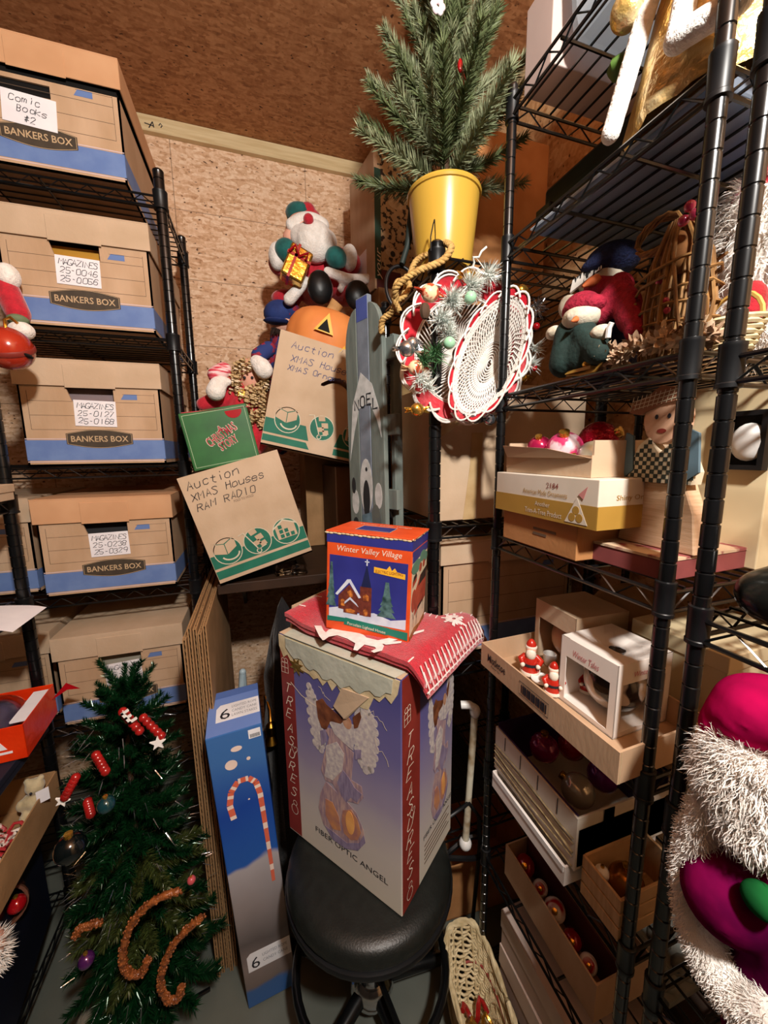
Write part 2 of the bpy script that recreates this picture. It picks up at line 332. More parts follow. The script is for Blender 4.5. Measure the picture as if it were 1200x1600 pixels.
# ---------------------------------------------------------------- wire shelving
def shelf_unit(name, label, x0, x1, y0, y1, levels, top, r, along='y', skirt=.026):
    u = E(name, label, 'shelf unit', (x0, y0, 0)); W, D = x1-x0, y1-y0
    prof = [(r*1.25, 0), (r*1.25, .012), (r*.7, .014), (r*.7, .03), (r, .031)]; z = .05
    while z < top-.02:
        prof += [(r, z), (r*.86, z+.0008), (r*.86, z+.0022), (r, z+.003)]; z += .0254
    prof += [(r, top-.004), (r*1.04, top-.003), (r*1.02, top-.001), (r*.8, top+.002), (0, top+.002)]
    pm = M().lathe(prof, 14); me = None
    cr = r*1.32; cm = None
    cprof = [(r*1.02, -.022), (cr*1.04, -.021), (cr*1.04, -.017), (cr*.96, -.016), (cr, .016), (cr*1.02, .0165), (cr*1.02, .02), (r*1.02, .021)]
    for (px, py) in ((0, 0), (W, 0), (0, D), (W, D)):
        T = Matrix.Translation((px, py, 0))
        if me is None: o = pm.build('post', BLACKM, u, .5, T); me = o.data
        else: obj('post', me, u, T)
        for lz in levels:
            T = Matrix.Translation((px, py, lz-.012))
            if cm is None: o = M().lathe(cprof, 16).build('collar', BLACKP, u, .7, T); cm = o.data
            else: obj('collar', cm, u, T)
    m = M(); wr = .0019; e = r*.4
    per = [((0, -e, 0), (W, -e, 0)), ((0, D+e, 0), (W, D+e, 0)), ((-e, 0, 0), (-e, D, 0)), ((W+e, 0, 0), (W+e, D, 0))]
    for a, b_ in per:
        a, b_ = Vector(a), Vector(b_); d = (b_-a).normalized(); a2, b2 = a+d*r, b_-d*r
        for dz in (-.003, -skirt): m.tube([a2+Vector((0, 0, dz)), b2+Vector((0, 0, dz))], .0026, 6)
        k = max(4, int((b2-a2).length/.028)); k += k % 2
        m.tube([a2.lerp(b2, i/k)+Vector((0, 0, -.004 if i % 2 else -skirt+.001)) for i in range(k+1)], .0015, 4)
    if along == 'y':
        k = int(W/.0255)
        for i in range(1, k): m.tube([(W*i/k, -e, .0005), (W*i/k, D+e, .0005)], wr, 5)
        for q in (.33, .67): m.tube([(0, D*q, -.004), (W, D*q, -.004)], .0026, 6)
    else:
        k = int(D/.0255)
        for i in range(1, k): m.tube([(-e, D*i/k, .0005), (W+e, D*i/k, .0005)], wr, 5)
        for q in (.33, .67): m.tube([(W*q, 0, -.004), (W*q, D, -.004)], .0026, 6)
    sm = None
    for lz in levels:
        T = Matrix.Translation((0, 0, lz-.0024))
        if sm is None: o = m.build('wire_shelf', BLACKM, u, .8, T); sm = o.data
        else: obj('wire_shelf', sm, u, T)
    return u
L1 = [1.898, 1.567, 1.243, .910, .546, .15]
shelf_unit('wire_shelf_unit', 'black wire shelving unit holding the blue striped file boxes at the back wall', -.93, -.19, 1.17, 1.475, L1, 1.952, .0125, 'x')
L2 = [1.47, 1.175, .935, .625, .43, .13]
shelf_unit('wire_shelf_unit', 'black wire shelving unit holding the toy tray and the orange gift box', -.88, -.537, .56, 1.075, L2, 1.95, .0125)
LB = [1.636, 1.117, .795, .36]
shelf_unit('wire_shelf_unit', 'black wire shelving unit in the far corner with the potted tree on top', .344, .77, .72, 1.03, LB, 1.657, .0125)
LR = [1.843, 1.628, 1.374, 1.113, .872, .607, .385, .10]
shelf_unit('wire_shelf_unit', 'black wire shelving unit with thin posts holding ornament boxes along the side wall', .435, .778, .30, .628, LR, 1.862, .0082)
LR2 = [1.84, 1.625, 1.36, 1.098, .86, .607, .385, .10]
shelf_unit('wire_shelf_unit', 'nearest black wire shelving unit with the magenta santa doll on it', .435, .778, -.075, .262, LR2, 1.862, .0082)

# ---------------------------------------------------------------- file storage boxes
def storage_box(label, x, y, z, W=.308, D=.40, H=.252, lid=.062, lines=None, inside='#2b2118', stripe=True, logo=True, hole=True, rz=0, lidmat=None, name='file_box', lift=0, hx0=None, lx=.085, lw=.088, ltilt=-.03, gx=0, gap=0):
    t = E(name, label, 'storage box', (x, y, z), rz, 'file storage boxes')
    w = W-.012; c = .004; wt = H-.006 if not gap else H-lid-gap; m = M(); hb, hw = H-lid-.034, .098; hc = hx0 if hx0 is not None else W/2-.004
    m.box(.006, .006+w, .006, D-.006, 0, c); m.box(.006, .006+c, .006, D-.006, 0, wt); m.box(.006+w-c, .006+w, .006, D-.006, 0, wt); m.box(.006, .006+w, D-.006-c, D-.006, 0, wt)
    F = FRONT(0, .006, 0)
    if hole and gap:      # the hand hole is a slot below the upper edge
        h0, h1 = wt-.034, wt-.009
        for (a, b_, e0, e1) in ((.006, hc-.046, 0, wt), (hc+.046, .006+w, 0, wt), (hc-.046, hc+.046, 0, h0), (hc-.046, hc+.046, h1, wt)): m.box(a, b_, .006, .006+c, e0, e1)
    elif hole:
        for (a, b_, e0, e1) in ((.006, hc-hw/2, 0, wt), (hc+hw/2, .006+w, 0, wt), (hc-hw/2, hc+hw/2, 0, hb)): m.box(a, b_, .006, .006+c, e0, e1)
        m.add([(hc-hw/2, .006, hb), (hc-hw/2+.009, .006, hb), (hc-hw/2, .006, hb+.03), (hc-hw/2, .01, hb), (hc-hw/2+.009, .01, hb), (hc-hw/2, .01, hb+.03)], [(0, 1, 2), (5, 4, 3), (1, 4, 5, 2)])
    else: m.box(.006, .006+w, .006, .006+c, 0, H-.006)
    m.build('body', CARD, t)
    l = M(); z0, z1 = H-lid, H
    l.box(0, W, 0, D, z1-.003, z1); l.box(0, W, 0, .003, z0, z1-.003); l.box(0, W, D-.003, D, z0, z1-.003); l.box(0, .003, .003, D-.003, z0, z1-.003); l.box(W-.003, W, .003, D-.003, z0, z1-.003)
    l.box(W*.33, W*.67, -.0012, 0, z0-.004, z1-.012)
    T = Matrix.Translation((0, 0, lift)) @ Matrix.Rotation(lift*1.2, 4, 'Y')
    l.build('lid', lidmat or CARD2, t, T=T, mods=[BEV(.0012, 1)])
    s0, s1 = .013, .062
    if stripe:
        p = M().rect(.0063, W-.0063, s0, s1, F); p.rect(.006, D-.006, s0, s1, RIGHT(W-.006, 0, 0)); p.rect(-D+.006, -.006, s0, s1, LEFTF(.006, 0, 0)); p.build('blue_stripe', BLUEP, t)
        p = M()
        for q in (s0-.004, s1+.002): p.rect(.0063, W-.0063, q, q+.002, F)
        p.build('pale_line', PALEP, t)
        p = M(); a, b_, e0, e1 = .022, W-.02, .087, H-lid-.012; lw_ = .0008
        for q in (e0, e0+(e1-e0)*.37, e0+(e1-e0)*.74): p.rect(a, b_, q, q+lw_, F)
        for q in (a, b_): p.rect(q, q+lw_, e0, e1, F)
        p.rect(b_-.07, b_, e1-.004, e1-.0034, F); p.build('form_lines', LINEP, t)
        M().poly([(b_-.074, e1-.016), (b_-.038, e1-.016), (b_-.038, e1-.003), (b_-.066, e1-.003)], F).build('printed_tab', BLUEP, t)
    if logo:
        bw, cx = .142, W/2+.006+gx
        def barrel(k, d=0): return [(cx-bw/2+d, .052+d*.4)]+[(cx-bw/2+d+(bw-2*d)*i/10, .052+d*.4-.010*math.sin(PI*i/10)) for i in range(1, 10)]+[(cx+bw/2-d, .052+d*.4), (cx+bw/2-d, .078-d*.4)]+[(cx+bw/2-d-(bw-2*d)*i/10, .078-d*.4+.010*math.sin(PI*i/10)) for i in range(1, 10)]+[(cx-bw/2+d, .078-d*.4)]
        lg = M().poly(barrel(1), F, .0008, .0003).build('logo_plate', LOGOB, t)
        M().line(barrel(1, .0025), .0009, F, .0011, True).build('logo_rim', LOGOT, lg)
        txt(lg, 'lettering', 'BANKERS BOX', LOGOT, F @ Matrix.Translation((cx-bw*.43, .0578, 0)), bw*.86, .0145, .0012, bold=.012)
    if lines:
        q = Matrix.Translation((lx, H-lid-.027-.066-(.013 if gap else 0), 0)) @ Matrix.Rotation(ltilt, 4, 'Z')
        lb = M().rect(0, lw, 0, .062, F @ q, .0018, .0004).build('paper_label', PAPER, t)
        hm = M()
        for i, s_ in enumerate(lines): hand(hm, s_, F @ q, .007 if lw < .09 else .014+.012*i, .042-.018*i, .0125 if len(s_) < 9 else .0125, .0013, off=.0022, gap=min(5.4, (lw-.012)/len(s_)/.0125*6))
        hm.build('handwriting', INK, lb)
    if gap: M().box(.012, W-.012, .012, D-.012, .02, H-.004).build('contents_or_gap_shade', mat('contents_or_gap_shade_'+inside, inside, .9), t)  # near-black block puts the shade of the under-lid gap into colour
    elif hole: M().box(hc-hw/2-.02, hc+hw/2+.02, .03, D-.05, .02, H-lid-.002).build('contents_or_gap_shade', mat('contents_or_gap_shade_'+inside, inside, .7), t)
    return t
LIDO = mat('cardboard_peach', '#d6a880', .75, '#c6966e', 8)
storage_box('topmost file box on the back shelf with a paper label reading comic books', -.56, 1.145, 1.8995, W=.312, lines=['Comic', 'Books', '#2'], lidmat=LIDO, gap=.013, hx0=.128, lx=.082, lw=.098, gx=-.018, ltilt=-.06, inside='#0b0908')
storage_box('file box labelled magazines, second from the top, yellow magazines in its hand hole', -.527, 1.147, 1.5685, lines=['MAGAZINES', '25-0046', '25-0056'], inside='#c08a2a', lx=.108)
storage_box('file box labelled magazines, middle of the column, pink and grey magazines in its hand hole', -.532, 1.148, 1.2445, lines=['MAGAZINES', '25-0127', '25-0168'], inside='#8c7a7c', lx=.112)
storage_box('file box labelled magazines with an orange tinted lid, fourth from the top', -.534, 1.146, .9115, lines=['MAGAZINES', '25-0238', '25-0329'], lidmat=LIDO, ltilt=.02, lx=.112, inside='#2a2a2c')
storage_box('lowest labelled file box, half hidden behind the tinsel tree', -.538, 1.149, .5475, lines=['MAGAZINES', '25-0411', '25-0437'], ltilt=.05, inside='#a39c8c', lx=.112)
storage_box('plain end of the upper file box half hidden behind the thick post', -.868, 1.20, .9115, D=.36, hole=False, logo=False)
storage_box('plain end of the lower file box half hidden behind the thick post', -.872, 1.21, .5475, D=.35, hole=False, logo=False)
storage_box('lidded file box on the corner shelf below the taped carton', .372, .742, .7965, W=.37, D=.27, H=.272, lid=.05, hole=False, logo=False, name='file_box')

# ---------------------------------------------------------------- stool
def d2(a): return Vector((math.cos(R(a)), math.sin(R(a)), 0))
st = E('rolling_stool', 'black padded round stool with chrome column carrying the tall angel box', 'stool', (.178, .675, 0))
M().lathe([(0, .368), (.13, .368), (.15, .372), (.166, .382), (.173, .398), (.170, .414), (.160, .424), (.14, .429), (0, .431)], 44).build('seat', DARKV, st, .9)
M().lathe([(.162, .372), (.175, .376), (.1765, .384), (.175, .388), (.165, .389)], 44).build('seat_band', BLACKP, st, .9)
M().lathe([(.034, .10), (.034, .17), (.029, .172), (.029, .25), (.024, .252), (.024, .34), (.05, .35), (.06, .368)], 22).build('column', CHROME, st, .6)
M().lathe([(.03, .06), (.045, .066), (.05, .085), (.045, .105), (.036, .115), (.034, .118)], 22).build('hub', CHROME, st, .6)
ring = [(.165*math.cos(a*PI/20), .165*math.sin(a*PI/20), .155) for a in range(40)]
rg = M().tube(ring, .009, 8, True)
for a in (40, 160, 280): rg.tube([(.03*math.cos(R(a)), .03*math.sin(R(a)), .15), (.165*math.cos(R(a)), .165*math.sin(R(a)), .155)], .006, 6)
rg.build('foot_ring', BLACKM, st, .9)
for i in range(5):
    a = R(-75+72*i); c, s_ = math.cos(a), math.sin(a)
    M().tube([(.03*c, .03*s_, .09), (.12*c, .12*s_, .082), (.225*c, .225*s_, .066)], [.017, .015, .011], 8).build('leg', BLACKM, st, .9)
    cs = M().tube([(.222*c, .222*s_, .045), (.222*c, .222*s_, .075)], .006, 6)
    for q in (-1, 1): cs.lathe([(0, -.008), (.02, -.008), (.024, -.004), (.024, .004), (.02, .008), (0, .008)], 16, Matrix.Translation((.23*c-q*.012*s_, .23*s_+q*.012*c, .024)) @ Matrix.Rotation(a, 4, 'Z') @ Matrix.Rotation(PI/2, 4, 'X'))
    cs.build('caster', BLACKP, st, .6)

# ---------------------------------------------------------------- tall angel box
def grad(name, stops, z0, z1, rough=.45):
    m = bpy.data.materials.new(name); m.use_nodes = True; nt = m.node_tree; N = nt.nodes; b = N['Principled BSDF']; b.inputs['Roughness'].default_value = rough
    tc = N.new('ShaderNodeTexCoord'); sx = N.new('ShaderNodeSeparateXYZ'); nt.links.new(tc.outputs['Object'], sx.inputs[0])
    mr = N.new('ShaderNodeMapRange'); mr.inputs[1].default_value = z0; mr.inputs[2].default_value = z1; nt.links.new(sx.outputs[2], mr.inputs[0])
    nz = N.new('ShaderNodeTexNoise'); nz.inputs['Scale'].default_value = 9; nt.links.new(tc.outputs['Object'], nz.inputs['Vector'])
    ad = N.new('ShaderNodeMath'); ad.operation = 'MULTIPLY_ADD'; ad.inputs[1].default_value = .12; nt.links.new(nz.outputs['Fac'], ad.inputs[0]); nt.links.new(mr.outputs[0], ad.inputs[2])
    rp = N.new('ShaderNodeValToRGB'); e = rp.color_ramp.elements; e[0].position = stops[0][0]; e[0].color = hx(stops[0][1]); e[1].position = stops[-1][0]; e[1].color = hx(stops[-1][1])
    for p_, c_ in stops[1:-1]: q = e.new(p_); q.color = hx(c_)
    nt.links.new(ad.outputs[0], rp.inputs[0]); nt.links.new(rp.outputs[0], b.inputs['Base Color']); return m
TBW, TBD, TBH = .300, .204, .47
tb = E('angel_gift_box', 'tall printed fiber optic angel box with torn top standing on the stool', 'gift box', (.0215, .7795, .432), R(-53))
TBM = grad('dusk_print', ((.05, '#d3cab8'), (.28, '#c4bbb4'), (.5, '#9a8fa6'), (.75, '#6a6496'), (1.05, '#4a4884')), 0, .47)
M().box(0, TBW, 0, TBD, 0, TBH).build('body', TBM, tb, mods=[BEV(.002)])
RUST = mat('rust_red_print', '#8c3128', .5, '#7a281f', 20); CREAMP = mat('cream_print', '#ecdcc8', .6)
Ff, Fr = FRONT(), RIGHT(TBW)
sp = M().rect(.001, .040, .004, TBH-.004, Ff); sp.rect(.002, .062, .002, TBH-.002, Fr); sp.build('red_stripe', RUST, tb)
def vert_word(F, x, ytop, step, h):
    m = M()
    for i, ch in enumerate('TREASURES'): hand(m, ch, F, x+(.003 if i % 2 else 0), ytop-i*step, h, .0022, .25, .06, .0009)
    gx, gy = x-.006, ytop+step*1.3
    m.line([(gx, gy), (gx+.02, gy+.002), (gx+.02, gy+.024), (gx, gy+.022)], .0014, F, .0009, True); m.line([(gx+.01, gy), (gx+.01, gy+.024)], .0012, F, .0009); m.line([(gx, gy+.012), (gx+.02, gy+.013)], .0012, F, .0009)
    m.line(arc(gx+.006, gy+.028, .005, 0, 2*PI, 8), .0012, F, .0009); m.line(arc(gx+.015, gy+.029, .005, 0, 2*PI, 8), .0012, F, .0009)
    hy = ytop-step*4.2; m.line([(x+.02, hy-.012), (x+.012, hy), (x+.014, hy+.007), (x+.019, hy+.006), (x+.021, hy+.002), (x+.024, hy+.007), (x+.029, hy+.006), (x+.029, hy), (x+.02, hy-.012)], .0014, F, .0009)
    by = ytop-step*9.1; m.line(arc(x+.012, by, .010, 0, 2*PI, 12, .012), .0013, F, .0009); m.line(arc(x+.014, by+.017, .006, 0, 2*PI, 8), .0012, F, .0009)
    return m
vert_word(Ff, .010, .345, .031, .021).build('lettering', CREAMP, tb)
vert_word(Fr, .014, .335, .034, .024).build('lettering', CREAMP, tb)
txt(tb, 'lettering', 'FIBER OPTIC ANGEL', INK, Ff @ Matrix.Translation((.085, .048, 0)), .185, .012, .0008)
txt(tb, 'lettering', 'FIBER OPTIC ANGEL', INK, Fr @ Matrix.Translation((.078, .088, 0)), .128, .010, .0008)
sm = M()
for i in range(5): sm.rect(.082, .19-.01*(i % 2), .070-i*.010, .073-i*.010, Fr, .0007)
sm.build('small_print', LINEP, tb)
SKP = mat('angel_skin_print', '#c89a7c', .5, '#b07a5c', 60); WNG = mat('wing_print', '#d9d0c4', .5, '#b0a4aa', 120); DRS = mat('dress_print', '#c7a79c', .5, '#8f7688', 60, stretch=(3, 3, .6)); GLOW = mat('amber_print', '#cf8f5e', .5, '#a8746a', 40)
HAIRP = mat('hair_print', '#8a5232', .5, '#5c3220', 50); VIO = mat('violet_print', '#9c8ea8', .5, '#7a6c88', 60, stretch=(3, 3, .6))
def face_px(x, y):
    """photo detail to a point on the front panel (u, v)"""
    px, py = 400+x/3.158, 1000+y/3.158; v = _f*600+_rr*(px-600)+_uu*(800-py); TI_ = (Matrix.Translation((.0215, .7795, .432)) @ Matrix.Rotation(R(-53), 4, 'Z')).inverted()
    a, d = TI_ @ Vector((0, 0, 1.27)), TI_.to_3x3() @ v; t = -a.y/d.y; q = a+d*t; return (q.x, q.z)
ART_A = {'wing': [[(262, 228), (285, 280), (305, 330), (316, 400), (332, 500), (322, 540), (292, 505), (270, 400), (256, 300)], [(505, 345), (550, 352), (585, 410), (594, 500), (588, 580), (568, 636), (542, 642), (518, 600), (500, 540), (492, 470), (498, 400)]],
 'hair': [[(298, 300), (330, 286), (352, 318), (400, 362), (440, 395), (420, 412), (370, 398), (350, 440), (326, 430), (308, 380)], [(480, 378), (515, 352), (522, 380), (505, 430), (486, 436)]],
 'dress': [[(335, 425), (385, 440), (440, 515), (484, 556), (472, 690), (522, 722), (532, 778), (505, 808), (450, 792), (410, 762), (378, 705), (346, 694), (322, 640), (338, 560), (362, 480)], [(346, 696), (410, 760), (452, 800), (495, 850), (532, 940), (541, 1000), (505, 1038), (442, 1026), (380, 980), (334, 905), (310, 825), (320, 752)]],
 'sleeve': [[(362, 402), (430, 398), (492, 420), (486, 470), (482, 545), (440, 510), (390, 462)], [(345, 520), (400, 500), (436, 560), (428, 640), (380, 690), (340, 670), (350, 600)]],
 'shawl': [[(430, 640), (458, 676), (490, 730), (524, 760), (500, 800), (470, 776), (446, 800), (420, 760), (402, 700)], [(318, 446), (346, 440), (352, 500), (324, 520)], [(488, 540), (520, 540), (520, 580), (492, 590)]],
 'glow': [[(430, 838), (470, 836), (500, 880), (520, 950), (505, 985), (470, 985), (436, 950), (424, 890)], [(345, 780), (380, 800), (410, 870), (420, 940), (380, 930), (345, 860)]],
 'hem': [[(340, 912), (380, 982), (442, 1027), (505, 1038), (541, 1000), (534, 960), (510, 1000), (450, 1000), (390, 950)]]}
def angel_print(F, T2):
    """printed angel in layers: wings, dress, drapery, hair, glow"""
    for k, (key, m_, off) in enumerate((('wing', WNG, .0006), ('dress', DRS, .0008), ('hem', VIO, .0010), ('shawl', VIO, .0011), ('sleeve', WNG, .0013), ('hair', HAIRP, .0014), ('glow', GLOW, .0012))):
        for P_ in ART_A[key]:
            q = M().poly([T2(*face_px(*p)) for p in P_], F, off)
            if key == 'wing':
                n = len(P_)
                for i in range(n):
                    for t in (0, .5):
                        x, y = P_[i][0]+(P_[(i+1) % n][0]-P_[i][0])*t, P_[i][1]+(P_[(i+1) % n][1]-P_[i][1])*t; u, v = T2(*face_px(x, y)); q.ell(u, v, .0075*T2.k, .0085, F, off+.00004*(i % 3)+.00002, 10)
            q.build('printed_'+key, m_, tb)
    f = M(); u, v = T2(*face_px(452, 405)); f.ell(u, v, .011*T2.k, .013, F, .0016, 14); f.build('printed_face', SKP, tb)
    gq_ = M(); u, v = T2(*face_px(466, 900)); gq_.ell(u, v, .011*T2.k, .026, F, .0015, 14); gq_.build('printed_bright_glow', mat('bright_amber_print', '#f2b468', .5, '#e09a58', 30), tb)
class Aff:
    def __init__(s, k, dx, dy, ky=1): s.k, s.dx, s.dy, s.ky = k, dx, dy, ky
    def __call__(s, u, v): return (s.dx+u*s.k, s.dy+v*s.ky)
angel_print(Ff, Aff(1, 0, 0)); angel_print(Fr, Aff(.62, .048, .035, .90))
TORN = mat('torn_board', '#d9c9a4', .85, '#c4b088', 18, bump=.4); WAX = mat('silvery_tape', '#c9cbbc', .22, '#b3b6a6', 8, bump=.7, bscale=26, coat=.5)
# ragged bare board along the torn top of the front panel, tape over it, one strip hanging
rag = [(.0, TBH-.002)]; up = []
for i in range(25):
    x = .0+i*.0122; rag.append((x, TBH-.028-.018*abs(math.sin(i*1.7))-.03*math.sin(PI*i/24)-(.02 if 14 < i < 20 else 0)))
rag.append((TBW-.002, TBH-.002))
M().poly(rag, Ff, .0014, .0012).build('torn_edge', TORN, tb)
tp = [(.022, TBH-.004)]+[(.022+i*.0113, TBH-.024-.012*math.sin(i*2.3)**2-.026*math.sin(PI*i/24)) for i in range(24)]+[(.285, TBH-.004)]
M().poly(tp, Ff, .0030, .0012).build('tape', WAX, tb)
M().poly([(0, 0), (TBW, 0), (TBW, .06), (.0, .06)], TOP(0, 0, TBH), .0008).build('bare_top', CARD2, tb); M().poly([(.018, -.003), (.29, -.003), (.295, .02), (.29, .055), (.03, .055), (.014, .02)], TOP(0, 0, TBH), .0024, .001).build('top_tape', WAX, tb)
M().hexa([(.150, -.0035, .365), (.178, -.006, .352), (.182, -.0035, .352), (.154, -.001, .365)], [(.172, -.0035, .41), (.235, -.004, .415), (.235, -.002, .415), (.172, -.001, .41)]).build('hanging_strip', CARD2, tb)
M().poly([(.05+.022*math.cos(R(a*22.5))*(1 if a % 2 else .5), .412+.02*math.sin(R(a*22.5))*(1 if a % 2 else .5)) for a in range(16)], Ff, .0018, .0012).build('gold_star', GOLD, tb)
cr = M()
for seed, a in ((1, (.20, .40)), (2, (.235, .385)), (3, (.11, .39)), (4, (.245, .34))):
    rd = random.Random(seed); p = [a]
    for _ in range(7): p.append((p[-1][0]+rd.uniform(.001, .008), p[-1][1]+rd.uniform(-.012, .008)))
    cr.line(p, .0011, Ff, .0010)
cr.line([(.03, .37), (.06, .352), (.09, .345), (.12, .342), (.15, .358)], .002, Ff, .0010)
cr.build('crease', CREAMP, tb)
fl = M().hexa([(.001, .03, TBH), (.004, .03, TBH), (.004, .215, TBH), (.001, .215, TBH)], [(-.003, .04, TBH+.045), (.0, .04, TBH+.045), (.0, .215, TBH+.05), (-.003, .215, TBH+.05)])
fl.build('top_flap', CARD2, tb)

# ---------------------------------------------------------------- red blanket, folded
FLEECE = mat('red_fleece', '#c4122c', .9, '#ad0c24', 120, bump=.5, bscale=420, sheen=.5); STITCH = mat('white_yarn', '#f1e6e2', .85, '#e0d0cc', 80)
bl = E('red_fleece_blanket', 'folded red fleece blanket with white reindeer and blanket stitch on the angel box', 'blanket', (.0215, .7795, .905), R(-53))
BX0, BX1, BY0, BY1 = .004, .334, .014, .285
def ymx(x): t = min(1, max(0, (x-.262)/.045)); return .203+(BY1-.203)*t*t*(3-2*t)
def bz(x, y, lay):
    u = (x-BX0)/(BX1-BX0); w = (y-BY0)/(BY1-BY0); z = .006+.010*lay
    z += .034*math.exp(-((u)/.14)**2)*(.35+.65*w)*(1 if lay else .95)          # lies over the raised flap
    z -= .030*max(0, (x-.300)/.034)**1.5                                        # droops past the box edge
    z -= .018*max(0, (y-.225)/.06)**1.5
    return z+.0025*noise.noise(Vector((x*22, y*22, lay*3)))
for lay in (0, 1):
    n = 34; th = .008; vs, fs = [], []; k = 0 if lay else -.006
    for top_ in (1, 0):
        for j in range(n+1):
            for i in range(n+1):
                x = BX0+(BX1-k-BX0)*i/n; y = BY0-k*.5+(ymx(x)-BY0)*j/n; vs.append((x, y, bz(min(x, BX1+.006), y, lay)+(th if top_ else 0)))
    N1 = (n+1)**2
    for j in range(n):
        for i in range(n):
            a = j*(n+1)+i; fs += [(a, a+1, a+n+2, a+n+1), (N1+a, N1+a+n+1, N1+a+n+2, N1+a+1)]
    for i in range(n):
        for (a, b_) in ((i, i+1), (N1-i-1, N1-i-2), ((n-i)*(n+1), (n-i-1)*(n+1)), (i*(n+1)+n, (i+1)*(n+1)+n)): fs.append((b_, a, a+N1, b_+N1))
    M().add(vs, fs).build('fleece_layer', FLEECE, bl, .9)
    s_ = M(); k2 = .006 if lay == 0 else 0
    def sx(x, y, dx, dy): s_.tube([(x, y, bz(x, y, lay)+th+.001), (x+dx, y+dy, bz(x+dx, y+dy, lay)+th+.0015)], .0014, 5)
    for i in range(17):
        y = BY0+.006+i*.0152; s_.tube([(BX1+k2+.001, y, bz(BX1, y, lay)-.001), (BX1+k2+.0015, y, bz(BX1, y, lay)+th), (BX1+k2-.012, y+.004, bz(BX1-.02, y, lay)+th+.0012)], .0011, 5)
    if lay:
        s_.build('stitching', STITCH, bl, .9); s_ = M()
        for i in range(22): x = BX0+.012+i*.0145; sx(x, ymx(x)-.002, .003, -.014)
        s_.build('stitching', STITCH, bl, .9); s_ = M()
        for i in range(3): sx(BX0+.002, BY0+.04+i*.05, .014, .004)
        s_.tube([(BX1-.03, BY0+.001, bz(BX1-.03, BY0, 1)+th), (BX1-.03, BY0+.018, bz(BX1-.03, BY0+.018, 1)+th+.001)], .0014, 5)
    else: s_.tube([(BX1+k2+.001, BY0+i*.0105, bz(BX1, BY0+i*.0105, 0)+.004) for i in range(25)], .0012, 5)
    s_.build('stitching', STITCH, bl, .9)
def drape(m, pts, off=.0012):
    """flat appliqué polygon laid on the top layer"""
    m.add([(x, y, bz(x, y, 1)+.008+off) for x, y in pts], [tuple(range(len(pts)))])
dr = M(); BT = (Matrix.Translation((.0215, .7795, 0)) @ Matrix.Rotation(R(-53), 4, 'Z')).inverted()
def px_local(x, y):
    px, py = 400+x/3.158, 780+y/3.158; v = _f*600+_rr*(px-600)+_uu*(800-py); p = Vector((0, 0, 1.27))+v*((.929-1.27)/v.z); q = BT @ p; return (q.x, q.y)
for P_ in ([(318, 640), (345, 662), (360, 648), (400, 640), (470, 650), (530, 675), (545, 690), (535, 722), (490, 715), (450, 694), (400, 676), (360, 684), (335, 702)], [(288, 632), (322, 632), (340, 664), (345, 690), (330, 702), (312, 680)], [(490, 715), (480, 745), (500, 750), (535, 722)],
           [(535, 722), (545, 690), (610, 703), (632, 730), (622, 755), (582, 766), (567, 757), (592, 745), (588, 735)], [(600, 702), (660, 690), (740, 670), (830, 648), (828, 658), (740, 685), (660, 712), (620, 720)], [(620, 714), (660, 708), (720, 705), (715, 716), (640, 724)]): drape(dr, [px_local(*p) for p in P_], .0022)
dr.build('reindeer_applique', STITCH, bl)
sf = M()
for i in range(16):
    a = i*PI/8; r_ = .026 if i % 2 else .018; c_ = (.298, .205); dd = (math.cos(a), math.sin(a)); pp = (-dd[1]*.0028, dd[0]*.0028)
    drape(sf, [(c_[0]+dd[0]*.004-pp[0], c_[1]+dd[1]*.004-pp[1]), (c_[0]+dd[0]*r_-pp[0], c_[1]+dd[1]*r_-pp[1]), (c_[0]+dd[0]*r_+pp[0], c_[1]+dd[1]*r_+pp[1]), (c_[0]+dd[0]*.004+pp[0], c_[1]+dd[1]*.004+pp[1])], .0018)
sf.build('snowflake_applique', STITCH, bl)

# ---------------------------------------------------------------- village house box
vb = E('village_house_box', 'worn orange and blue box picturing a lighted church, on the red blanket', 'gift box', (.108, .7085, .9315), rot=(R(-1.5), R(2.2), R(-38)))
VW, VD, VH = .168, .112, .192
OR = mat('orange_print', '#e2592a', .45, '#d04a1f', 20); NAVY = mat('night_blue_print', '#34388c', .45, '#2b2e78', 12); SNOW = mat('snow_print', '#dfe4ee', .5, '#b9c2d8', 30); BRICK = mat('brick_print', '#7a3a2c', .55, '#5a2820', 120); YEL = mat('yellow_print', '#f2b632', .5); TEALP = mat('teal_print', '#1f7a68', .5)
PINE = mat('pine_print', '#1f3a3a', .6, '#5d7f80', 70); CREAMY = mat('cream_side_print', '#e2d6bd', .5, '#d0bf9e', 14)
M().box(0, VW, 0, VD, 0, VH).build('body', OR, vb, mods=[BEV(.0016)])
tp_ = M().box(-.002, VW+.002, -.002, VD+.002, VH, VH+.003).build('top_flap', OR, vb, mods=[BEV(.001, 1)])
M().rect(.045, .115, .03, .075, TOP(0, 0, VH+.003)).build('blue_panel', NAVY, tp_); M().line([(.045, .03), (.115, .03), (.115, .075), (.045, .075)], .0016, TOP(0, 0, VH+.003), .0008, True).build('panel_border', CREAMP, tp_)
txt(tp_, 'lettering', 'Winter Valley Village', CREAMP, TOP(.03, .085, VH+.003), .11, .010, .0006, shear=.3)
F, Fs = FRONT() @ Matrix.Diagonal((VW/.152, VH/.178, 1, 1)), RIGHT(VW) @ Matrix.Diagonal((1, VH/.178, 1, 1))
VW_, VH_ = VW, VH; VW, VH = .152, .178
b2 = M().rect(.0, VW, VH-.018, VH-.001, F); b2.rect(0, VD, VH-.018, VH-.001, Fs); b2.build('blue_band', NAVY, vb)
M().rect(.006, VW-.006, .024, .138, F).build('night_sky', NAVY, vb)
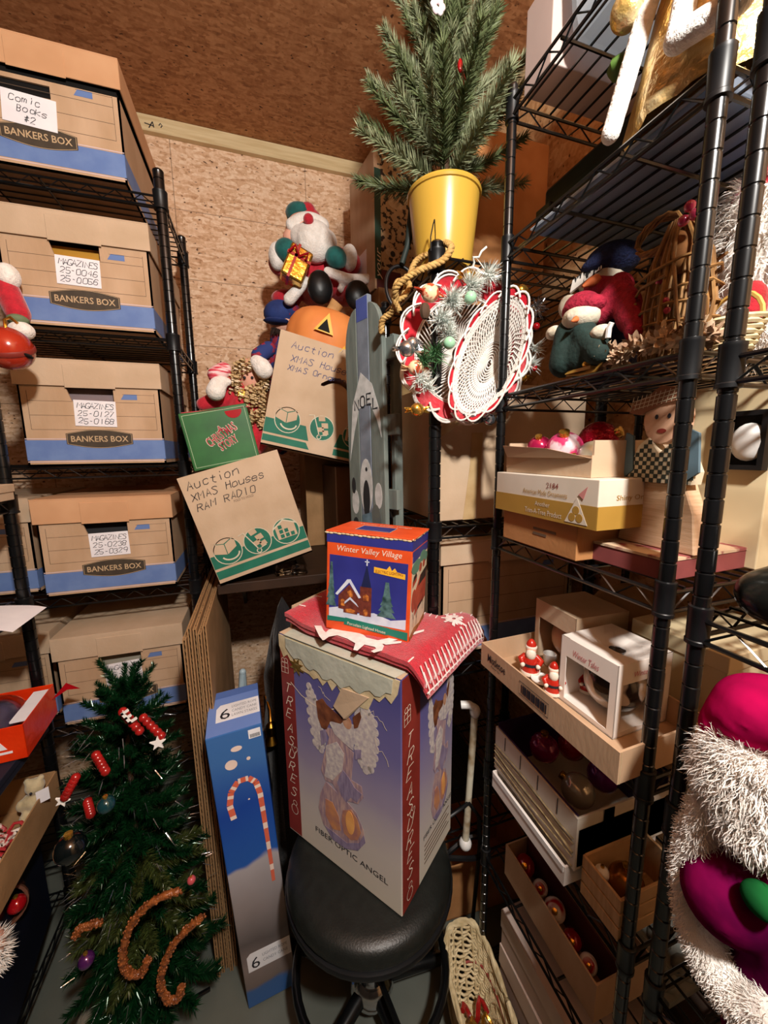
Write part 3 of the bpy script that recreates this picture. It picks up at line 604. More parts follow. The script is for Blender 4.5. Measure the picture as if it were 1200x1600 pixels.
txt(vb, 'lettering', 'Winter Valley Village', CREAMP, F @ Matrix.Translation((.02, .143, 0)), .115, .013, .0007, shear=.2)
txt(vb, 'lettering', 'Winter Valley', CREAMP, Fs @ Matrix.Translation((.03, .146, 0)), .07, .009, .0007, shear=.2)
M().poly([(.006, .024), (VW-.006, .024), (VW-.006, .042), (.12, .036), (.09, .044), (.05, .036), (.03, .046), (.006, .04)], F, .0006).build('printed_snow', SNOW, vb)
ch = M().poly([(.024, .042), (.024, .066), (.044, .088), (.064, .064), (.064, .04)], F, .0008); ch.rect(.064, .085, .036, .088, F, .0008); ch.poly([(.034, .036), (.034, .05), (.046, .060), (.060, .050), (.060, .036)], F, .0010); ch.build('printed_church', BRICK, vb)
M().poly([(.066, .088), (.084, .088), (.0755, .128)], F, .0009).build('printed_steeple', mat('steeple_print', '#20264e', .5), vb)
cw = M().poly([(.022, .066), (.044, .092), (.062, .066), (.066, .068), (.046, .098), (.040, .097), (.018, .068)], F, .0011); M().rect(.0745, .0765, .126, .137, F, .0011).rect(.0715, .0795, .132, .1336, F, .0011).build('printed_cross', SNOW, vb); cw.poly([(.034, .05), (.046, .0615), (.062, .05), (.058, .056), (.046, .066), (.036, .056)], F, .0013); cw.build('printed_snow_roof', SNOW, vb)
lw_ = M()
for (x, y, w_, h_) in ((.029, .048, .007, .014), (.041, .066, .010, .013), (.070, .064, .010, .012), (.038, .037, .018, .008), (.071, .036, .008, .014)): lw_.poly([(x, y), (x+w_, y), (x+w_, y+h_*.7), (x+w_/2, y+h_), (x, y+h_*.7)], F, .0013)
lw_.build('printed_windows', mat('lit_window_print', '#e08a3c', .5, '#7a3a20', 160), vb)
def fir(cx, y0, h, w, m):
    for i in range(6):
        t = i/6; m.poly([(cx-w*(1-t)/2, y0+h*t), (cx+w*(1-t)/2, y0+h*t), (cx+w*(.1), y0+h*min(1, t+.28)), (cx-w*(.1), y0+h*min(1, t+.28))], F, .0008+.00005*i)
tr = M(); fir(.112, .040, .062, .034, tr); tr.build('printed_fir', PINE, vb); tr = M(); fir(.010, .045, .08, .02, tr); tr.build('printed_fir', PINE, vb)
M().poly([(.088, .116), (.142, .111), (.142, .120), (.128, .122), (.124, .128), (.119, .123), (.115, .131), (.110, .124), (.088, .126)], F, .0009).build('yellow_badge', YEL, vb)
txt(vb, 'lettering', 'ELECTRIC LIGHTING', RUST, F @ Matrix.Translation((.091, .1165, 0)), .047, .005, .0012)
rb = M().poly([(.003, .016), (.045, .019), (.04, .026), (.003, .025)], F, .0009); rb.poly([(.1, .012), (VW-.002, .006), (VW-.002, .020), (.105, .022)], F, .0009); rb.poly([(.035, .014), (.115, .009), (.118, .022), (.038, .027)], F, .0011); rb.build('teal_ribbon', TEALP, vb)
txt(vb, 'lettering', 'Porcelain Lighted House', CREAMP, F @ Matrix.Translation((.042, .0135, 0)) @ Matrix.Rotation(-.06, 4, 'Z'), .07, .007, .0014)
M().rect(.002, VD-.002, .012, .150, Fs, .0006).build('side_picture', CREAMY, vb)
M().poly([(.002, .138), (VD-.002, .144), (VD-.002, .158), (.002, .158)], Fs, .0008).build('printed_sky', NAVY, vb)
hl = M().ell(.03, .128, .032, .012, Fs, .0009); hl.ell(.075, .138, .022, .010, Fs, .00095); hl.ell(.098, .132, .014, .009, Fs, .0009); hl.build('printed_hills', mat('hill_print', '#5d8a74', .5), vb)
br = M().poly([(.03, .04), (.03, .085), (.06, .105), (.108, .11), (.108, .052)], Fs, .0010); br.poly([(.008, .095), (.035, .102), (.035, .112), (.008, .106)], Fs, .0010); br.ell(.02, .07, .016, .02, Fs, .0011, 16); br.ell(.06, .12, .010, .008, Fs, .0011, 12); br.ell(.085, .122, .008, .007, Fs, .0011, 12); br.build('printed_barn', mat('barn_print', '#b85038', .5, '#9a3c2a', 50), vb)
bk = M().poly([(.05, .088), (.062, .105), (.108, .112), (.104, .092)], Fs, .0012); bk.poly([(.008, .104), (.036, .11), (.03, .117), (.014, .113)], Fs, .0012)
for (x, y) in ((.045, .025), (.022, .03), (.09, .04)):
    bk.line([(x, y-.008), (x, y+.02)], .0012, Fs, .0012)
    for q in (-1, 1): bk.line([(x, y+.005), (x+q*.008, y+.018)], .0008, Fs, .0012)
bk.poly([(.05, .044), (.085, .05), (.085, .054), (.05, .05)], Fs, .0013); bk.build('printed_dark_shapes', mat('dark_print', '#2c1f1c', .5), vb)
M().poly([(.004, .004), (VD-.003, .004), (VD-.003, .020), (.07, .013), (.03, .018), (.004, .012)], Fs, .0009).build('printed_leaves', mat('leaf_print', '#a8763c', .6, '#7a4c28', 160), vb)
VW, VH = VW_, VH_
wr_ = M()
for i in range(20): x = i*.0085; wr_.ball((x, -.0008, VH-.001+rv(.0012)), (.005, .0012, .0022), 6, 4)
for i in range(12): y = i*.0095; wr_.ball((VW+.0008, y, VH+rv(.0012)), (.0012, .005, .002), 6, 4)
wr_.build('worn_edge', TORN, vb, .9)

# ---------------------------------------------------------------- pile in the back corner
def at(px, py, X=None, Y=None, Z=None):
    """point of the room seen at a photo pixel, on the plane X, Y or Z (metres)"""
    v = _f*600+_rr*(px-600)+_uu*(800-py)
    t = X/v.x if X is not None else (Y/v.y if Y is not None else (Z-1.27)/v.z)
    return Vector((0, 0, 1.27))+v*t
DKW = mat('dark_walnut', '#3a2618', .6, '#2c1c11', 14, stretch=(1, 8, 1))
tab = E('plank_shelf', 'dark brown plank shelf on the back wall under the pile of cartons', 'shelf', (-.12, 1.06, 0))
M().box(0, .46, 0, .556, .900, .927).build('board', DKW, tab, mods=[BEV()])
for x in (.04, .38): M().poly([(0, .66), (.012, .66), (.26, .898), (.26, .900), (0, .900)], FR((x, .559, 0), (0, -1, 0), (0, 0, 1)), .006, .012).build('bracket', BLACKM, tab)
GRN = mat('green_print', '#25735c', .65, '#1f6551', 20)
def move_carton(name, label, loc, ry, W, D, H, lines, opened, hole, icons, worn):
    t = E(name, label, 'carton', loc, rot=(0, R(ry), 0)); c = .004; b = M(); F = FRONT()
    b.box(0, W, D-c, D, 0, H); b.box(0, c, c, D-c, 0, H); b.box(W-c, W, c, D-c, 0, H); b.box(0, W, 0, D, 0, c)
    if hole:
        hx_, hy, hw, hh = W*.57, H*.63, .095, .03
        b.box(0, hx_-hw/2, 0, c, 0, H); b.box(hx_+hw/2, W, 0, c, 0, H); b.box(hx_-hw/2, hx_+hw/2, 0, c, 0, hy); n = 9
        top = [(hx_-hw/2+hw*i/n, hy+.006+.026*math.sin(PI*i/n)) for i in range(n+1)]
        for i in range(n): b.hexa([(top[i][0], 0, top[i][1]), (top[i+1][0], 0, top[i+1][1]), (top[i+1][0], c, top[i+1][1]), (top[i][0], c, top[i][1])], [(top[i][0], 0, H), (top[i+1][0], 0, H), (top[i+1][0], c, H), (top[i][0], c, H)])
        for i in range(n): b.hexa([(top[i][0], .012, hy-.004), (top[i+1][0], .012, hy-.004), (top[i+1][0], .014, hy-.004), (top[i][0], .014, hy-.004)], [(top[i][0], .012, top[i][1]-.012), (top[i+1][0], .012, top[i+1][1]-.012), (top[i+1][0], .014, top[i+1][1]-.012), (top[i][0], .014, top[i][1]-.012)])
    else: b.box(0, W, 0, c, 0, H)
    b.build('body', CARD2, t)
    if not opened: M().box(0, W, 0, D*.497, H, H+.003).box(0, W, D*.503, D, H, H+.003).build('top_flap', CARD2, t)
    s1 = .078
    if worn:
        a, b_ = W*.42, W*.64
        for (x0, x1) in ((.001, a), (b_, W-.001)):
            M().poly([(x0, .012), (x1, .012), (x1-.012*(x1 == a), .030), (x0+.0, .030)], F).build('green_band', GRN, t); M().poly([(x0, .036), (x1-.006*(x1 == a), .036), (x1-.02*(x1 == a), s1*.97), (x0+.01*(x0 == b_), s1*.97)], F).build('green_band', GRN, t)
    else:
        for (z0, z1) in ((.014, .036), (.043, s1)): M().rect(.001, W-.001, z0, z1, F).build('green_band', GRN, t)
    k = M(); wl = M()
    for i in range(3):
        cx, cy, r_ = W*(.19+.31*i), s1+.002, .036
        k.ell(cx, cy, r_, r_, F, .0006, 24); wl.ell(cx, cy, r_, r_, F, .0010, 24, w=.0022)
    k.build('icon_disc', GRN, t)
    bx = M(); ln = M()
    cx = W*.19; bx.poly([(cx-.034, .082), (cx-.004, .072), (cx-.004, .100), (cx-.034, .108)], F, .0010); bx.poly([(cx-.002, .072), (cx+.024, .086), (cx+.024, .112), (cx-.002, .1)], F, .0010); bx.poly([(cx-.034, .110), (cx-.004, .102), (cx+.024, .114), (cx-.006, .120)], F, .0010)
    wl.line(arc(cx+.004, .072, .022, PI*1.1, PI*1.98, 10, .016), .004, F, .0012)
    bx.build('icon_box', CARD2, t); bx = M(); cx = W*.50
    for (x, y, s_) in ((-.012, .098, .018), (.000, .080, .018), (.006, .062, .016), (-.008, .068, .016)): bx.poly([(cx+x, y), (cx+x+s_, y+.004), (cx+x+s_-.004, y+s_), (cx+x-.004, y+s_-.004)], F, .0011)
    wl.line([(cx-.042, .108), (cx-.028, .112), (cx-.004, .058), (cx+.018, .064)], .0028, F, .0013); wl.ell(cx-.004, .054, .007, .007, F, .0013, 12, w=.0025)
    bx.build('icon_cart_boxes', CARD2, t); bx = M(); cx = W*.81; bx.poly([(cx-.026, .062), (cx+.026, .062), (cx+.026, .096), (cx, .110), (cx-.026, .096)], F, .0010); wl.line([(cx-.032, .094), (cx, .112), (cx+.032, .094)], .004, F, .0012)
    for (x, y) in ((-.018, .064), (-.004, .064), (.010, .064), (-.018, .077), (-.004, .077), (-.018, .090)): ln.rect(cx+x, cx+x+.010, y, y+.010, F, .0013)
    bx.build('icon_house', CARD2, t); wl.build('icon_outline', mat('pale_print', '#d5cbb2', .6), t); ln.build('icon_squares', GRN, t)
    h_ = M()
    for i, (s_, x, y, hh) in enumerate(lines): hand(h_, s_, F @ Matrix.Rotation(R(2), 4, 'Z'), x, y, hh, .0019, .15, .12)
    h_.build('handwriting', INKB if opened else INK, t)
    return t
mc = move_carton('open_carton', 'open moving carton with blue handwriting and arched hand hole holding the pumpkin', (.010, 1.13, 1.296), 13, .315, .22, .312,
            [('Auction', .045, .272, .018), ('XMAS Houses', .048, .238, .017), ('XMAS Ornament', .042, .212, .015)], True, True, True, True)
mc2 = move_carton('moving_carton', 'tilted closed moving carton with black handwriting below the green game box', (-.110, 1.05, .9295), -16, .250, .30, .289,
            [('Auction', .022, .256, .020), ('XMAS Houses', .022, .228, .018), ('RAM RADIO', .024, .200, .018)], False, False, True, False)
txt(mc2, 'lettering', 'FOLD TO HOLD', LINEP, FRONT(.105, 0, .195), .05, .006)
sc_ = M().box(0, .115, 0, .25, 0, .298).build('carton', mat('brown_carton_dark', '#6a4c34', .85, '#5a3f2a', 10), mods=[BEV()]); sc_.location = (.222, 1.16, .928); tag(sc_, 'dark brown carton propping up the open moving carton, behind the sled', 'carton')
bc = E('carton', 'tall brown carton at the back wall under the plush santa', 'carton', (.160, 1.405, .928)); M().box(0, .18, 0, .19, 0, .77).build('body', KRAFT, bc, mods=[BEV()]); M().box(0, .18, .085, .105, .77, .7704).build('tape', mat('tan_tape', '#b99a6a', .3), bc)

# green game box
gb = E('green_game_box', 'small dark green box with red lettering leaning on the tilted carton', 'gift box', (-.150, 1.052, 1.2265), rot=(R(-3), R(-11), 0))
GRB = mat('forest_green_print', '#2f6a34', .45, '#27582c', 16); GW, GH, GD = .160, .142, .12
M().box(0, GW, 0, GD, 0, GH).build('body', GRB, gb, mods=[BEV(.0025, 2)]); F = FRONT()
M().line([(.007, .007), (GW-.007, .007), (GW-.007, GH-.007), (.007, GH-.007)], .0012, F, .0006, True).build('printed_border', mat('mint_print', '#b9d3a8', .6), gb)
M().poly([(GW-.055, GH-.012), (GW-.014, GH-.012)]+[(GW-.0345+.0205*math.cos(-PI*i/8), GH-.012+.02*math.sin(-PI*i/8)) for i in range(1, 8)], F, .0008).build('red_badge', REDG, gb)
RP = mat('red_logo_print', '#a8202c', .5); 
for (s_, x, y, w_, h_, tl) in (('A', .080, .082, .012, .014, .3), ('CHRISTMAS', .052, .050, .080, .022, .42), ('STORY', .076, .036, .048, .020, .36)):
    T = F @ Matrix.Translation((x, y, 0)) @ Matrix.Rotation(tl, 4, 'Z')
    txt(gb, 'lettering_outline', s_, CREAMP, T @ Matrix.Translation((-.0012, -.001, 0)), w_+.0024, h_+.002, .0007, bold=.03); txt(gb, 'lettering', s_, RP, T, w_, h_, .0010, bold=.01)
M().box(-.002, GW*.98, .0, GD, GH, GH+.002, Matrix.Rotation(R(4), 4, 'Y')).build('top_flap', mat('red_flap', '#b2303a', .5), gb)

# pumpkin
pk = E('foam_pumpkin', 'orange carved foam pumpkin with black eye holes sitting in the open carton', 'pumpkin', at(508, 540, Y=1.235), rot=(R(6), R(12), 0)); pk.scale = (1.04, .9, 1.08)
ORP = mat('pumpkin_orange', '#e6914e', .6, '#d77f40', 10, bump=.1); prof = [(.02, -.088), (.075, -.082), (.108, -.05), (.120, .0), (.113, .045), (.088, .078), (.05, .090), (.02, .085)]
vs, fs, n = [], [], 48
for (r_, z) in prof:
    for j in range(n):
        t = 2*PI*j/n; q = r_*(1-.075*abs(math.cos(4*t+.3))**.6*0-.05*(1-abs(math.sin(4*t+.9)))**2); vs.append((q*math.cos(t), q*math.sin(t), z))
for i in range(len(prof)-1):
    for j in range(n): fs.append((i*n+j, i*n+(j+1) % n, (i+1)*n+(j+1) % n, (i+1)*n+j))
fs.append(tuple((len(prof)-1)*n+j for j in range(n))); fs.append(tuple(range(n-1, -1, -1)))
M().add(vs, fs).build('shell', ORP, pk, 1.2, mods=[('SUBSURF', dict(levels=1, render_levels=1))])
M().tube([(0, 0, .080), (.004, 0, .098), (.012, -.004, .118)], [.024, .018, .020], 10).build('stem', mat('stem_tan', '#c99b63', .7, '#a97c48', 40), pk, .8)
EYE = mat('eye_yellow', '#edc04a', .5); BLK = mat('hole_black', '#0d0a08', .8)
def pump_patch(name, m_, tri, off):
    """triangle wrapped on the pumpkin front"""
    v, f, k = [], [], 6; a, b_, c_ = [Vector((x, z)) for x, z in tri]
    for i in range(k+1):
        for j in range(k+1-i):
            p = a+(b_-a)*i/k+(c_-a)*j/k; r_ = .1215*math.cos(min(1.2, abs(p.y)/.10*.62))+off; t = p.x/.12-PI/2; v.append((r_*math.cos(t), r_*math.sin(t), p.y))
    idx = {}; q = 0
    for i in range(k+1):
        for j in range(k+1-i): idx[(i, j)] = q; q += 1
    for i in range(k):
        for j in range(k-i):
            f.append((idx[(i, j)], idx[(i+1, j)], idx[(i, j+1)]))
            if j < k-i-1: f.append((idx[(i+1, j)], idx[(i+1, j+1)], idx[(i, j+1)]))
    return M().add(v, f).build(name, m_, pk)
for (x, z, s_) in ((-.022, .022, 1), (.076, .008, 1.05), (.034, -.038, .85)):
    pump_patch('eye_rim', EYE, [(x-.026*s_, z-.008), (x+.026*s_, z-.012), (x+.006, z+.040*s_)], .0035); pump_patch('eye_hole', BLK, [(x-.016*s_, z-.005), (x+.016*s_, z-.008), (x+.003, z+.024*s_)], .005)

# plush santa
def blob(parent, name, m_, balls, vox=.005, it=8):
    b = M()
    for c, r_ in balls: b.ball(c, r_, 12, 8)
    return b.build(name, m_, parent, mods=[REM(vox), SMO(.7, it)])
sy = 1.40; so = at(500, 478, Y=sy)
sn = E('plush_santa', 'plush santa with round white beard and black boots sitting above the pumpkin', 'plush toy', so)
def sl(px, py, dy=0): return tuple(at(px, py, Y=sy+dy)-so)
def chain(a, b_, r0, r1, n=6): return [(tuple(Vector(a).lerp(Vector(b_), i/n)), r0+(r1-r0)*i/n) for i in range(n+1)]
blob(sn, 'body', REDC, [(sl(497, 425), (.085, .06, .085))]+chain(sl(470, 400), sl(437, 412, -.05), .042, .036)+chain(sl(520, 405), sl(548, 412, -.05), .042, .036)+chain(sl(490, 455), sl(502, 452, -.10), .05, .04)+chain(sl(525, 455), sl(556, 458, -.10), .05, .04)+[(sl(480, 360), (.062, .055, .07))]+[(sl(447, 468), (.05, .04, .03))])
blob(sn, 'face', SKIN, [(sl(478, 362, -.035), (.066, .04, .055)), (sl(455, 372, -.04), (.028, .025, .026)), (sl(503, 372, -.045), (.028, .025, .026))])
bd = blob(sn, 'beard', WHITEF, [(sl(492, 378, -.075), (.062, .05, .062)), (sl(470, 370, -.06), (.035, .03, .036)), (sl(512, 378, -.06), (.032, .03, .036))], .005, 10)
M().ball(sl(482, 343, -.11), .016, 12, 8).build('nose', REDC, sn, 1)
blob(sn, 'hat_trim', WHITEF, [(sl(456+i*7, 352-10*math.sin(PI*i/7), -.055+.0*i), .021) for i in range(8)])
M().ball(sl(468, 335, -.01), (.045, .04, .032), 14, 8).build('hat', GREENC, sn, 1); M().ball(sl(480, 334, -.012), (.03, .036, .03), 12, 8).build('hat_patch', REDC, sn, 1)
for px, py, cx, cy in ((447, 391, 433, 401), (525, 403, 546, 403)):
    blob(sn, 'mitten', GREENC, [(sl(px, py, -.10), (.036, .03, .034)), (sl(px+8, py+8, -.10), (.018, .018, .016))]); blob(sn, 'cuff', WHITEF, [(sl(cx, cy, -.075), (.027, .032, .042))])
for px, py, rx, rz_ in ((500, 449, .040, .050), (559, 462, .042, .046)): blob(sn, 'boot', BLACKP, [(sl(px, py, -.15), (rx, .028, rz_)), (sl(px, py, -.12), (rx*.8, .03, rz_*.75))])
blob(sn, 'coat_trim', WHITEF, chain(sl(512, 425, -.10), sl(545, 437, -.12), .016, .018)+chain(sl(545, 437, -.12), sl(575, 436, -.10), .018, .016)+chain(sl(452, 468, -.08), sl(478, 440, -.10), .02, .016)+chain(sl(532, 452, -.10), sl(538, 442, -.1), .012, .012))
gp = M().box(-.034, .034, -.03, .03, -.048, .048, Matrix.Translation(sl(463, 417, -.115)) @ Matrix.Rotation(R(24), 4, 'Y')).build('gold_present', GOLD, sn, mods=[BEV(.006, 2)])
rb_ = M(); T = Matrix.Translation(sl(463, 417, -.115)) @ Matrix.Rotation(R(24), 4, 'Y'); rb_.box(-.036, .036, -.032, .032, .012, .020, T); rb_.box(-.014, -.006, -.032, .032, -.05, .05, T); rb_.tube([(-.03, -.034, .016), (-.02, -.045, .035), (0, -.036, .016), (.02, -.045, .034), (.02, -.036, .016)], .005, 6, T=T); rb_.build('ribbon', REDG, gp, .8)

# doll in a blue cap, behind the open carton
PLAID = mat('blue_plaid', '#27366e', .85, '#8c2436', 55, stretch=(1, .2, 1), lo=.48, hi=.52)
bo = Vector((.083, 1.405, 1.272)); bd_ = E('cloth_doll', 'cloth doll in a blue cap peeking out behind the open carton', 'doll', bo)
def bl_(px, py, dy=0): return tuple(at(px, py, Y=1.40+dy)-bo)
blob(bd_, 'body', PLAID, [((0, 0, .10), (.045, .04, .11)), ((0, 0, .25), (.04, .036, .12)), ((.01, -.005, .37), (.032, .03, .05))])
M().ball(bl_(442, 505), (.048, .05, .044), 14, 9).build('head', SKIN, bd_, 1)
cp = M().ball(bl_(439, 492, -.004), (.056, .056, .044), 16, 9); cp.ball(bl_(432, 502, -.05), (.042, .03, .009), 12, 6); cp.build('cap', mat('navy_cloth', '#2b3f7c', .8, '#223267', 40), bd_, 1)
M().ball(bl_(452, 488, -.012), (.036, .05, .036), 12, 8).build('cap_patch', PLAID, bd_, 1)
hr = M()
for i in range(60): tuft(hr, Vector(bl_(436+rv(12), 512, -.03)), (rv(.4), -.3, -1), .03, .004)
hr.build('hair', mat('dark_hair', '#30201a', .7), bd_)

# angel doll with blond curls
ao = Vector((-.045, 1.20, 1.262)); an = E('cloth_angel_doll', 'doll with long blond curls, red dress and white mittens behind the green box', 'doll', ao)
def al(px, py, dy=0): return tuple(at(px, py, Y=1.21+dy)-ao)
blob(an, 'dress', REDC, [((.01, 0, .05), (.075, .06, .06)), ((.02, 0, .13), (.05, .045, .06))]+chain(al(375, 605), al(345, 590, -.03), .026, .024)+chain(al(360, 620), al(318, 632, -.02), .032, .020)+chain(al(400, 600), al(410, 560, -.02), .026, .022))
M().ball(al(392, 588), (.040, .038, .050), 14, 9).build('head', SKIN, an, 1)
ey = M()
for px in (382, 394): ey.ball(al(px, 590, -.038), .004, 8, 6)
ey.build('eye', INK, an, 1)
cu = M(); BLOND = mat('blond_curls', '#cbb083', .45, '#a98c5e', 60, spec=.6)
for i in range(95):
    a = random.uniform(0, 2*PI); px = 388+30*math.cos(a)*random.uniform(.55, 1.1); py = 585+26*math.sin(a)*random.uniform(.7, 1.1)
    if 378 < px < 398 and 578 < py < 606: continue
    c = Vector(al(px, py, random.uniform(-.055, .03))); pts = [c+Vector((.006*math.cos(t*1.3), .006*math.sin(t*1.3), -.0022*t)) for t in range(14)]; cu.tube(pts, .0028, 4)
for i in range(60):
    c = Vector(al(398+rv(14), random.uniform(600, 655), -.05+rv(.02))); pts = [c+Vector((.006*math.cos(t*1.3), .006*math.sin(t*1.3), -.0024*t)) for t in range(13)]; cu.tube(pts, .0028, 4)
cu.build('curls', BLOND, an, 1)
for (a, b_) in ((al(343, 596, -.05), al(337, 612, -.06)), (al(402, 566, -.05), al(412, 578, -.06))): blob(an, 'mitten', WHITEF, chain(a, b_, .021, .026)+[(tuple(Vector(a)+Vector((.022, 0, .0))), .011)])
blob(an, 'plaid_cuff', PLAID, chain(al(404, 556, -.04), al(420, 545, -.03), .022, .022)); blob(an, 'striped_cuff', mat('pink_stripe_knit', '#c8374a', .8, '#eec6c6', 70, stretch=(.3, .3, 2), lo=.45, hi=.55), chain(al(338, 586, -.045), al(350, 578, -.04), .024, .022))
stg = M().ell(0, 0, .012, .012, FRONT(*al(378, 615, -.055)), .002, 5, th=.002).build('gold_button', GOLD, an)

# clear plastic clamshells under the tilted carton
cl = E('plastic_clamshell', 'crumpled clear plastic packaging under the tilted carton', 'packaging', (.03, 1.075, .928))
cm_ = M()
for (x, y, w_, h_, q) in ((0, 0, .055, .035, .2), (.035, .0, .05, .03, -.3), (.02, .03, .06, .028, .5)):
    T = Matrix.Translation((x, y, 0)) @ Matrix.Rotation(q, 4, 'Z'); cm_.hexa([(0, 0, 0), (w_, 0, 0), (w_, .03, 0), (0, .03, 0)], [(.008, .006, h_), (w_-.008, .006, h_), (w_-.008, .024, h_*.8), (.008, .024, h_*.9)], T)
cm_.build('blister', CLEAR, cl, mods=[BEV(.003, 2)])

# ---------------------------------------------------------------- painted sled hanging by its rope
SLG = mat('sled_green', '#76807a', .6, '#626c67', 22, stretch=(3, 3, .5), bump=.15); SLB = mat('sled_blue_grey', '#7d8794', .6, '#6a737f', 22, bump=.15)
sd = E('wooden_sled', 'grey green wooden sled with painted snowman hanging by a rope beside the corner shelf', 'sled', (.243, .87, .92), rot=(R(0), R(-1), R(-68)))
def plank(x0, x1, z1, rnd_l, rnd_r, m_):
    pts = [(x0, 0), (x1, 0)]; w = x1-x0
    if rnd_r: pts += [(x1, z1-.09)]+[(x0+w*math.cos(a*PI/16), z1-.09+.09*math.sin(a*PI/16)) for a in range(1, 8)]+[(x0, z1)]
    elif rnd_l: pts += [(x1, z1)]+[(x1-w*math.sin(a*PI/16), z1-.09+.09*math.cos(a*PI/16)) for a in range(1, 8)]+[(x0, z1-.09)]
    else: pts += [(x1, z1), (x0, z1)]
    return M().poly(pts, FRONT(), 0, .012).build('plank', m_, sd, mods=[BEV(.001, 1)])
plank(-.068, -.023, .672, True, False, SLG); plank(-.021, .021, .690, False, False, SLB); plank(.023, .068, .672, False, True, SLG)
for z in (.06, .22, .385, .545): M().box(-.06, .094, .012, .026, z, z+.045).build('crosspiece', SLG, sd, mods=[BEV()])
ru = M().box(.062, .074, .026, .05, 0, .60); ru.box(-.064, -.054, .026, .05, 0, .60); ru.build('runner', SLG, sd, mods=[BEV()])
WP = mat('white_paint', '#d3d5d4', .6, '#b4b8b6', 50); DP = mat('black_paint', '#23262a', .6); GP = mat('grey_paint', '#565c60', .6, '#666a60', 30); BP = mat('blue_paint', '#4d6370', .6, '#6c8898', 40)
F = FRONT(); p = M(); p.poly([(-.062, .33), (-.045, .46), (-.01, .53), (.03, .50), (.055, .44), (.06, .38), (.045, .42), (.02, .46), (-.02, .45), (-.04, .40)], F); p.ell(.0, .27, .024, .065, F); p.ell(-.045, .23, .014, .03, F); p.ell(.045, .25, .013, .03, F); p.ell(-.02, .05, .03, .06, F); p.ell(.045, .10, .016, .05, F); p.ell(.02, .02, .02, .03, F); p.build('painted_snowman', WP, sd)
p = M(); [M().ell(a, b_, c, d, F, .0007).build('painted_spot', DP, sd) for a, b_, c, d in ((.0, .24, .013, .045), (-.05, .27, .008, .02), (.002, .31, .004, .005), (-.045, .18, .01, .012))]; M().rect(-.012, .02, .10, .115, F, .0009).build('painted_boot', DP, sd)
for i, s_ in enumerate('NOEL'): hand(p, s_, F, -.035+i*.019+.004*i, .455-.004*(i-1.5)**2, .024, .004, 0, .05, .0007)
p.build('painted_lettering', DP, sd)
p = M(); p.ell(.034, .18, .02, .05, F, .0006); p.ell(-.04, .12, .016, .06, F, .0006); p.build('painted_grey_shapes', GP, sd)  # grey ovals belonging to the sled's painted picture
p = M(); p.poly([(-.018, .2), (.018, .21), (.022, .13), (.016, .06), (-.014, .08), (-.02, .14)], F, .0008); p.build('painted_coat', BP, sd)
M().poly([(-.020, .64), (.020, .64), (.020, .687), (-.020, .687)], F).build('painted_tip', mat('ultramarine_paint', '#4a5aa0', .6), sd)
ROPE = mat('manila_rope', '#c9a566', .8, '#a7834a', 90, bump=.5, bscale=300)
def rope(name, pts, r_, parent, m_=ROPE, tw=70):
    """three twisted strands along a smooth path"""
    ps = [Vector(q) for q in pts]; fine = []
    for i in range(len(ps)-1):
        p0, p1, p2, p3 = ps[max(i-1, 0)], ps[i], ps[i+1], ps[min(i+2, len(ps)-1)]
        for k in range(12):
            t = k/12; fine.append(.5*((2*p1)+(p2-p0)*t+(2*p0-5*p1+4*p2-p3)*t*t+(3*p1-p0-3*p2+p3)*t**3))
    fine.append(ps[-1]); m = M(); ln = [0]
    for i in range(1, len(fine)): ln.append(ln[-1]+(fine[i]-fine[i-1]).length)
    for s_ in range(3):
        path = []
        for i, q in enumerate(fine):
            d = (fine[min(i+1, len(fine)-1)]-fine[max(i-1, 0)]).normalized(); a = d.cross(Vector((.3, .9, .2))).normalized(); b_ = d.cross(a); t = ln[i]*tw*4+s_*2*PI/3
            path.append(q+(a*math.cos(t)+b_*math.sin(t))*r_*.5)
        m.tube(path, r_*.62, 6)
    return m.build(name, m_, parent, 1.2)
SI = sd.matrix_basis.inverted() if False else (Matrix.Translation(sd.location) @ sd.rotation_euler.to_matrix().to_4x4()).inverted()
rp_ = [at(596, 520, Y=.79), at(598, 500, Y=.78), at(612, 488, Y=.765), at(618, 470, Y=.745), at(620, 448, Y=.725), at(650, 425, Y=.705), at(690, 408, Y=.692), at(705, 388, Y=.690), at(697, 380, Y=.715), at(690, 384, Y=.74)]
rope('rope', [SI @ q for q in rp_], .0062, sd); 
rope('rope', [SI @ q for q in (at(618, 470, Y=.748), at(632, 462, Y=.75), at(640, 445, Y=.755), at(622, 440, Y=.752), at(616, 465, Y=.742), at(624, 486, Y=.75))], .0055, sd)
rope('rope', [SI @ q for q in (at(692, 395, Y=.745), at(668, 398, Y=.76), at(650, 408, Y=.77), at(640, 430, Y=.77), at(628, 470, Y=.77))], .0055, sd)
gr = E('dark_wire_ring', 'dark metal hoop hanging behind the rope at the sled top', 'hoop', at(628, 452, Y=.835)); M().tube([(.036*math.cos(a*PI/16), .01*math.sin(a*PI/16), .05*math.sin(a*PI/16)) for a in range(32)], .004, 8, True).build('hoop', BLACKP, gr, .9); M().tube([(.0, 0, .05), (.012, 0, .085), (.02, 0, .12), (.028, 0, .19)], [.006, .006, .010, .008], 8).build('strap', mat('dark_green_strap', '#1f2b28', .6), gr, .9)

